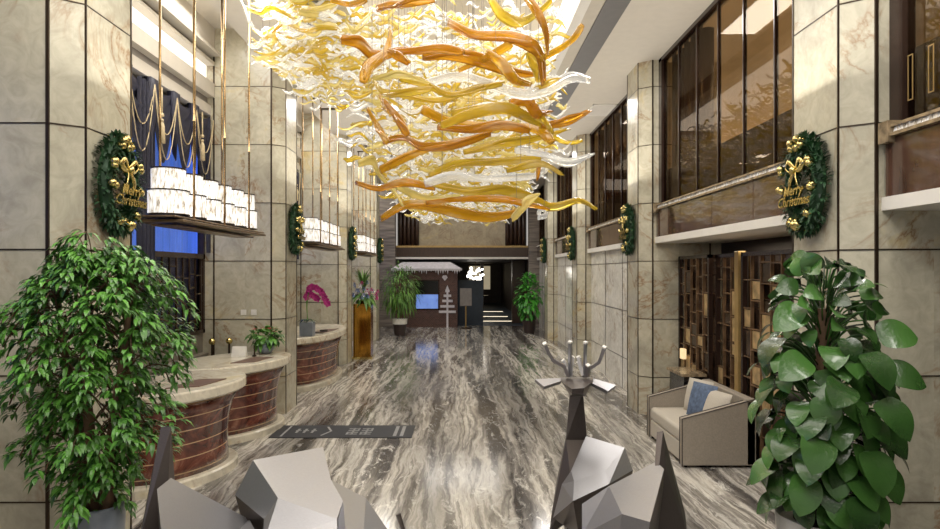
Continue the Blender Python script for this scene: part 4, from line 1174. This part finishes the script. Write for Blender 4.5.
def deerC():
    o = thing('deer_sculpture', (.98,4.0,0), 'faceted silver metal deer sculpture with raised antlered head', 'sculpture', 'faceted metal deer')
    P = [(586,436,4.30),(624.5,447.6,4.18),(605,471,3.86),(574,481,3.78),(571,471,3.95),(609,484,3.80),(573,501,3.68),(633,470,4.12),(553,518,3.80),(562,484,4.0)]
    facet_body('body', P, [[0,4,3,2,1],[3,6,5,2],[1,2,5,7],[4,9,8,6,3]], o, .9, 4.0, .8, .8)
    n1 = [at(569.6,392,4.42),at(583,392,4.42),at(583,392,4.3),at(570,392,4.3)]
    n2 = [at(566,436,4.45),at(587,436,4.45),at(587,440,4.3),at(566,440,4.25)]
    n3 = [at(556,484,4.2),at(573,473,4.3),at(571,480,4.0),at(551,518,4.0),at(549,535,3.95),Vector((.62,4.1,.7)),Vector((.72,4.2,.7))]
    mb = MB(); mb.hull(n1+n2); mb.hull(n2+n3); mb.build('neck', M['steel_dark'], o)
    h = [at(559,377,4.5),at(594,377,4.5),at(564,384,4.2),at(592,382,4.22),at(572,389,3.98),at(584,388,3.98),at(570,396,4.3),at(586,396,4.3),at(572,394,4.0),at(583,394,4.0)]
    MB().hull(h).build('head', M['steel_dark'], o)
    for s, P in ((-1,[(561,378),(535,379),(544,386.5),(561,381)]),(1,[(592,378),(616,385),(608,391),(590,382)])):
        q = [at(x,y,4.42-.012*abs(y-378)) for x,y in P]; q += [v+Vector((0,.02,-.025)) for v in q]
        MB().hull(q).build('ear', M['steel'], o)
    for s, paths in ((-1,[[(568,376),(564,366),(553,360),(548,352),(545,344.5)],[(568,376),(567,368),(564,361.5)],[(570,376),(570,360),(570,343)],[(570,376),(571,365),(572,358)]]),
                     (1,[[(586,376),(590,368),(599,362),(602,355),(604,348)],[(584,376),(581,368),(579,358)],[(585,376),(585,362),(585.5,343.5)],[(586,376),(583,370),(579,363)],[(587,376),(588,371),(588,366)]])):
        mb = MB(); tips = []
        for i,p in enumerate(paths):
            q = [at(x,y,4.42+.06*j*(1 if i%2 else -.6)) for j,(x,y) in enumerate(p)]
            mb.tube(q,.017 if i != 2 else .013,4)
            e = q[-1]; tips.append((e,(q[-1]-q[-2]).normalized()))
        a = mb.build('antler', M['steel'], o)
        for e,d in tips: MB().tube([e,e+d*.014],.018,4).build('antler_tip', M['white'], a)
    for (x,y,fx,fy) in ((.75,4.15,.72,4.3),(1.02,4.08,1.02,4.2),(.76,3.85,.74,3.75),(.95,3.88,.97,3.78)):
        mb = MB(); leg(mb,(x,y,.84),(fx,fy,0)); mb.build('leg', M['steel_dark'], o)
deerC()
def deerD():
    o = thing('deer_sculpture', (1.02,3.35,0), 'faceted dark metal sculpture with tall pointed blade, lower right of the antlered deer', 'sculpture', 'faceted metal deer')
    P = [(609,486,3.55),(656,461.7,3.62),(664,469,3.46),(650,522,3.14),(622,514,3.22),(582,504,3.62),(582,535,3.45),(619,535,3.12),(648,538,3.1)]
    facet_body('body', P, [[0,4,3,2,1],[5,6,7,4,0],[4,7,8,3]], o, .95, 3.35, .8, .85)
    pts = [at(657,432,3.72),at(663,431,3.70),at(666,469,3.58),at(669,464.5,3.72),at(685,512,3.6),at(688,540,3.5),at(651,540,3.3),at(657,462,3.72),at(652,500,3.5),Vector((1.2,3.6,.7))]
    MB().hull(pts).build('blade', M['steel_dark'], o)
    for (x,y) in ((.82,3.45),(1.14,3.5),(.85,3.27),(1.08,3.25)):
        mb = MB(); leg(mb,(x,y,.82),(x,y,0)); mb.build('leg', M['steel_dark'], o)
deerD()
def deerA():
    o = thing('deer_sculpture', (-1.5,3.4,0), 'faceted dark metal sculpture with tall pointed blade below the leafy tree', 'sculpture', 'faceted metal deer')
    P = [(157,489,3.42),(171,478,3.62),(249,519,3.5),(256,532,3.4),(246,545,3.2),(222,548,3.1),(163,548,3.1)]
    facet_body('body', P, [[0,6,5,2,1],[2,5,4,3]], o, -1.45, 3.35, .6, .85)
    pts = [at(161,427,3.76),at(171,427,3.76),at(171,480,3.8),at(157,488,3.66),at(142,531,3.5),at(166,531,3.6),Vector((-1.9,3.55,.6)),Vector((-1.7,3.75,.6))]
    MB().hull(pts).build('blade', M['steel_dark'], o)
    for (x,y) in ((-1.7,3.5),(-1.3,3.48),(-1.3,3.25),(-1.6,3.22)):
        mb = MB(); leg(mb,(x,y,.64),(x,y,0)); mb.build('leg', M['steel_dark'], o)
deerA()
def deerB():
    o = thing('deer_sculpture', (-.95,4.0,0), 'faceted silver metal deer sculpture with lowered head, left of the aisle centre', 'sculpture', 'faceted metal deer')
    P = [(253,460,4.2),(323,447,4.5),(331,480,4.2),(343,501,3.95),(337,519,3.75),(278,498,3.85),(264,519,3.78),(235,495,4.12),(262,548,3.55),(338,548,3.5)]
    facet_body('body', P, [[0,5,4,3,2,1],[0,7,6,5],[6,8,9,4,5]], o, -1.05, 4.0, .62, .8)
    P = [(331,480,4.22),(366,498,4.12),(388,530,3.85),(385,545,3.75),(362,548,3.6),(347,548,3.55),(343,501,3.93),(338,519,3.74),(339,548,3.5)]
    facet_body('neck', P, [[0,6,5,4,1],[1,4,3,2],[6,7,8,5]], o, -.75, 3.9, .5, .8)
    pts = [Vector((-.52,3.85,.78)),Vector((-.5,3.65,.75)),Vector((-.6,3.62,.68)),Vector((-.4,3.6,.4)),Vector((-.32,3.65,.42)),Vector((-.55,3.55,.5)),Vector((-.7,3.75,.75))]
    MB().hull(pts).build('head', M['steel_dark'], o)
    MB().tube([Vector((-.47,3.72,.74)),at(404,532,3.72),at(398,514,3.72)],.016,6).build('antler', M['steel_dark'], o)
    for (x,y) in ((-1.2,4.05),(-.9,4.2),(-.85,3.85),(-1.1,3.85)):
        mb = MB(); leg(mb,(x,y,.7),(x,y,0)); mb.build('leg', M['steel_dark'], o)
deerB()

# ------------------------------------------------------------------ lights
def area(name, loc, size, power, color=(1,.955,.89), rot=(0,0,0), sy=None):
    l = bpy.data.lights.new(name,'AREA'); l.energy = power; l.color = color; l.size = size
    if sy: l.shape = 'RECTANGLE'; l.size_y = sy
    o = bpy.data.objects.new(name, l); COL.objects.link(o); o.location = loc; o.rotation_euler = rot
    return o
area('coffer_light', (0,9,6.7), 2.6, 700, sy=20)
area('coffer_light', (0,1.0,6.7), 2.6, 260, sy=6)
for y in (2.5,8,13.5,19):
    area('ceiling_light', (2.6,y,5.84), .5, 70, sy=2.0)
    area('ceiling_light', (-2.5,y,5.84), .5, 70, sy=2.0)
for k in range(1,5):
    a,b = bay(k)
    area('recess_light', (3.8,(a+b)/2,2.8), .3, 30, (1,.85,.62), sy=2.5)
    area('mezzanine_light', (4.8,(a+b)/2,5.8), 1.0, 30, (1,.85,.62), sy=3)
    area('reception_light', (-3.8,(a+b)/2,6.3), .4, 60, sy=3)
area('corridor_light', (.8,36,2.85), 1.2, 40, (1,.9,.75), sy=6)
area('far_light', (0,24.5,5.8), 3, 80, sy=3)
for x in (-2.55,2.6):
    area('added_uplight', (x,10,3.9), .6, 230, (1,.95,.88), (PI,0,0), sy=22)  # unseen uplights added in mid-air to brighten the ceiling
w = bpy.data.worlds.new('world'); sc.world = w; w.use_nodes = True
w.node_tree.nodes['Background'].inputs[0].default_value = (1,.95,.88,1); w.node_tree.nodes['Background'].inputs[1].default_value = .55

# ------------------------------------------------------------------ camera
cam = bpy.data.cameras.new('camera'); co = bpy.data.objects.new('camera', cam); COL.objects.link(co)
co.location = (0,0,H); co.rotation_euler = (PI/2,0,0)
cam.sensor_width = 36; cam.lens = 36*F/940; cam.shift_x = (470-VX)/940; cam.shift_y = (VY-264.5)/940
cam.clip_start = .05; cam.clip_end = 200
sc.camera = co
sc.view_settings.view_transform = 'Standard'
sc.view_settings.look = 'None'
sc.view_settings.exposure = -.35
sc.view_settings.gamma = 1.06
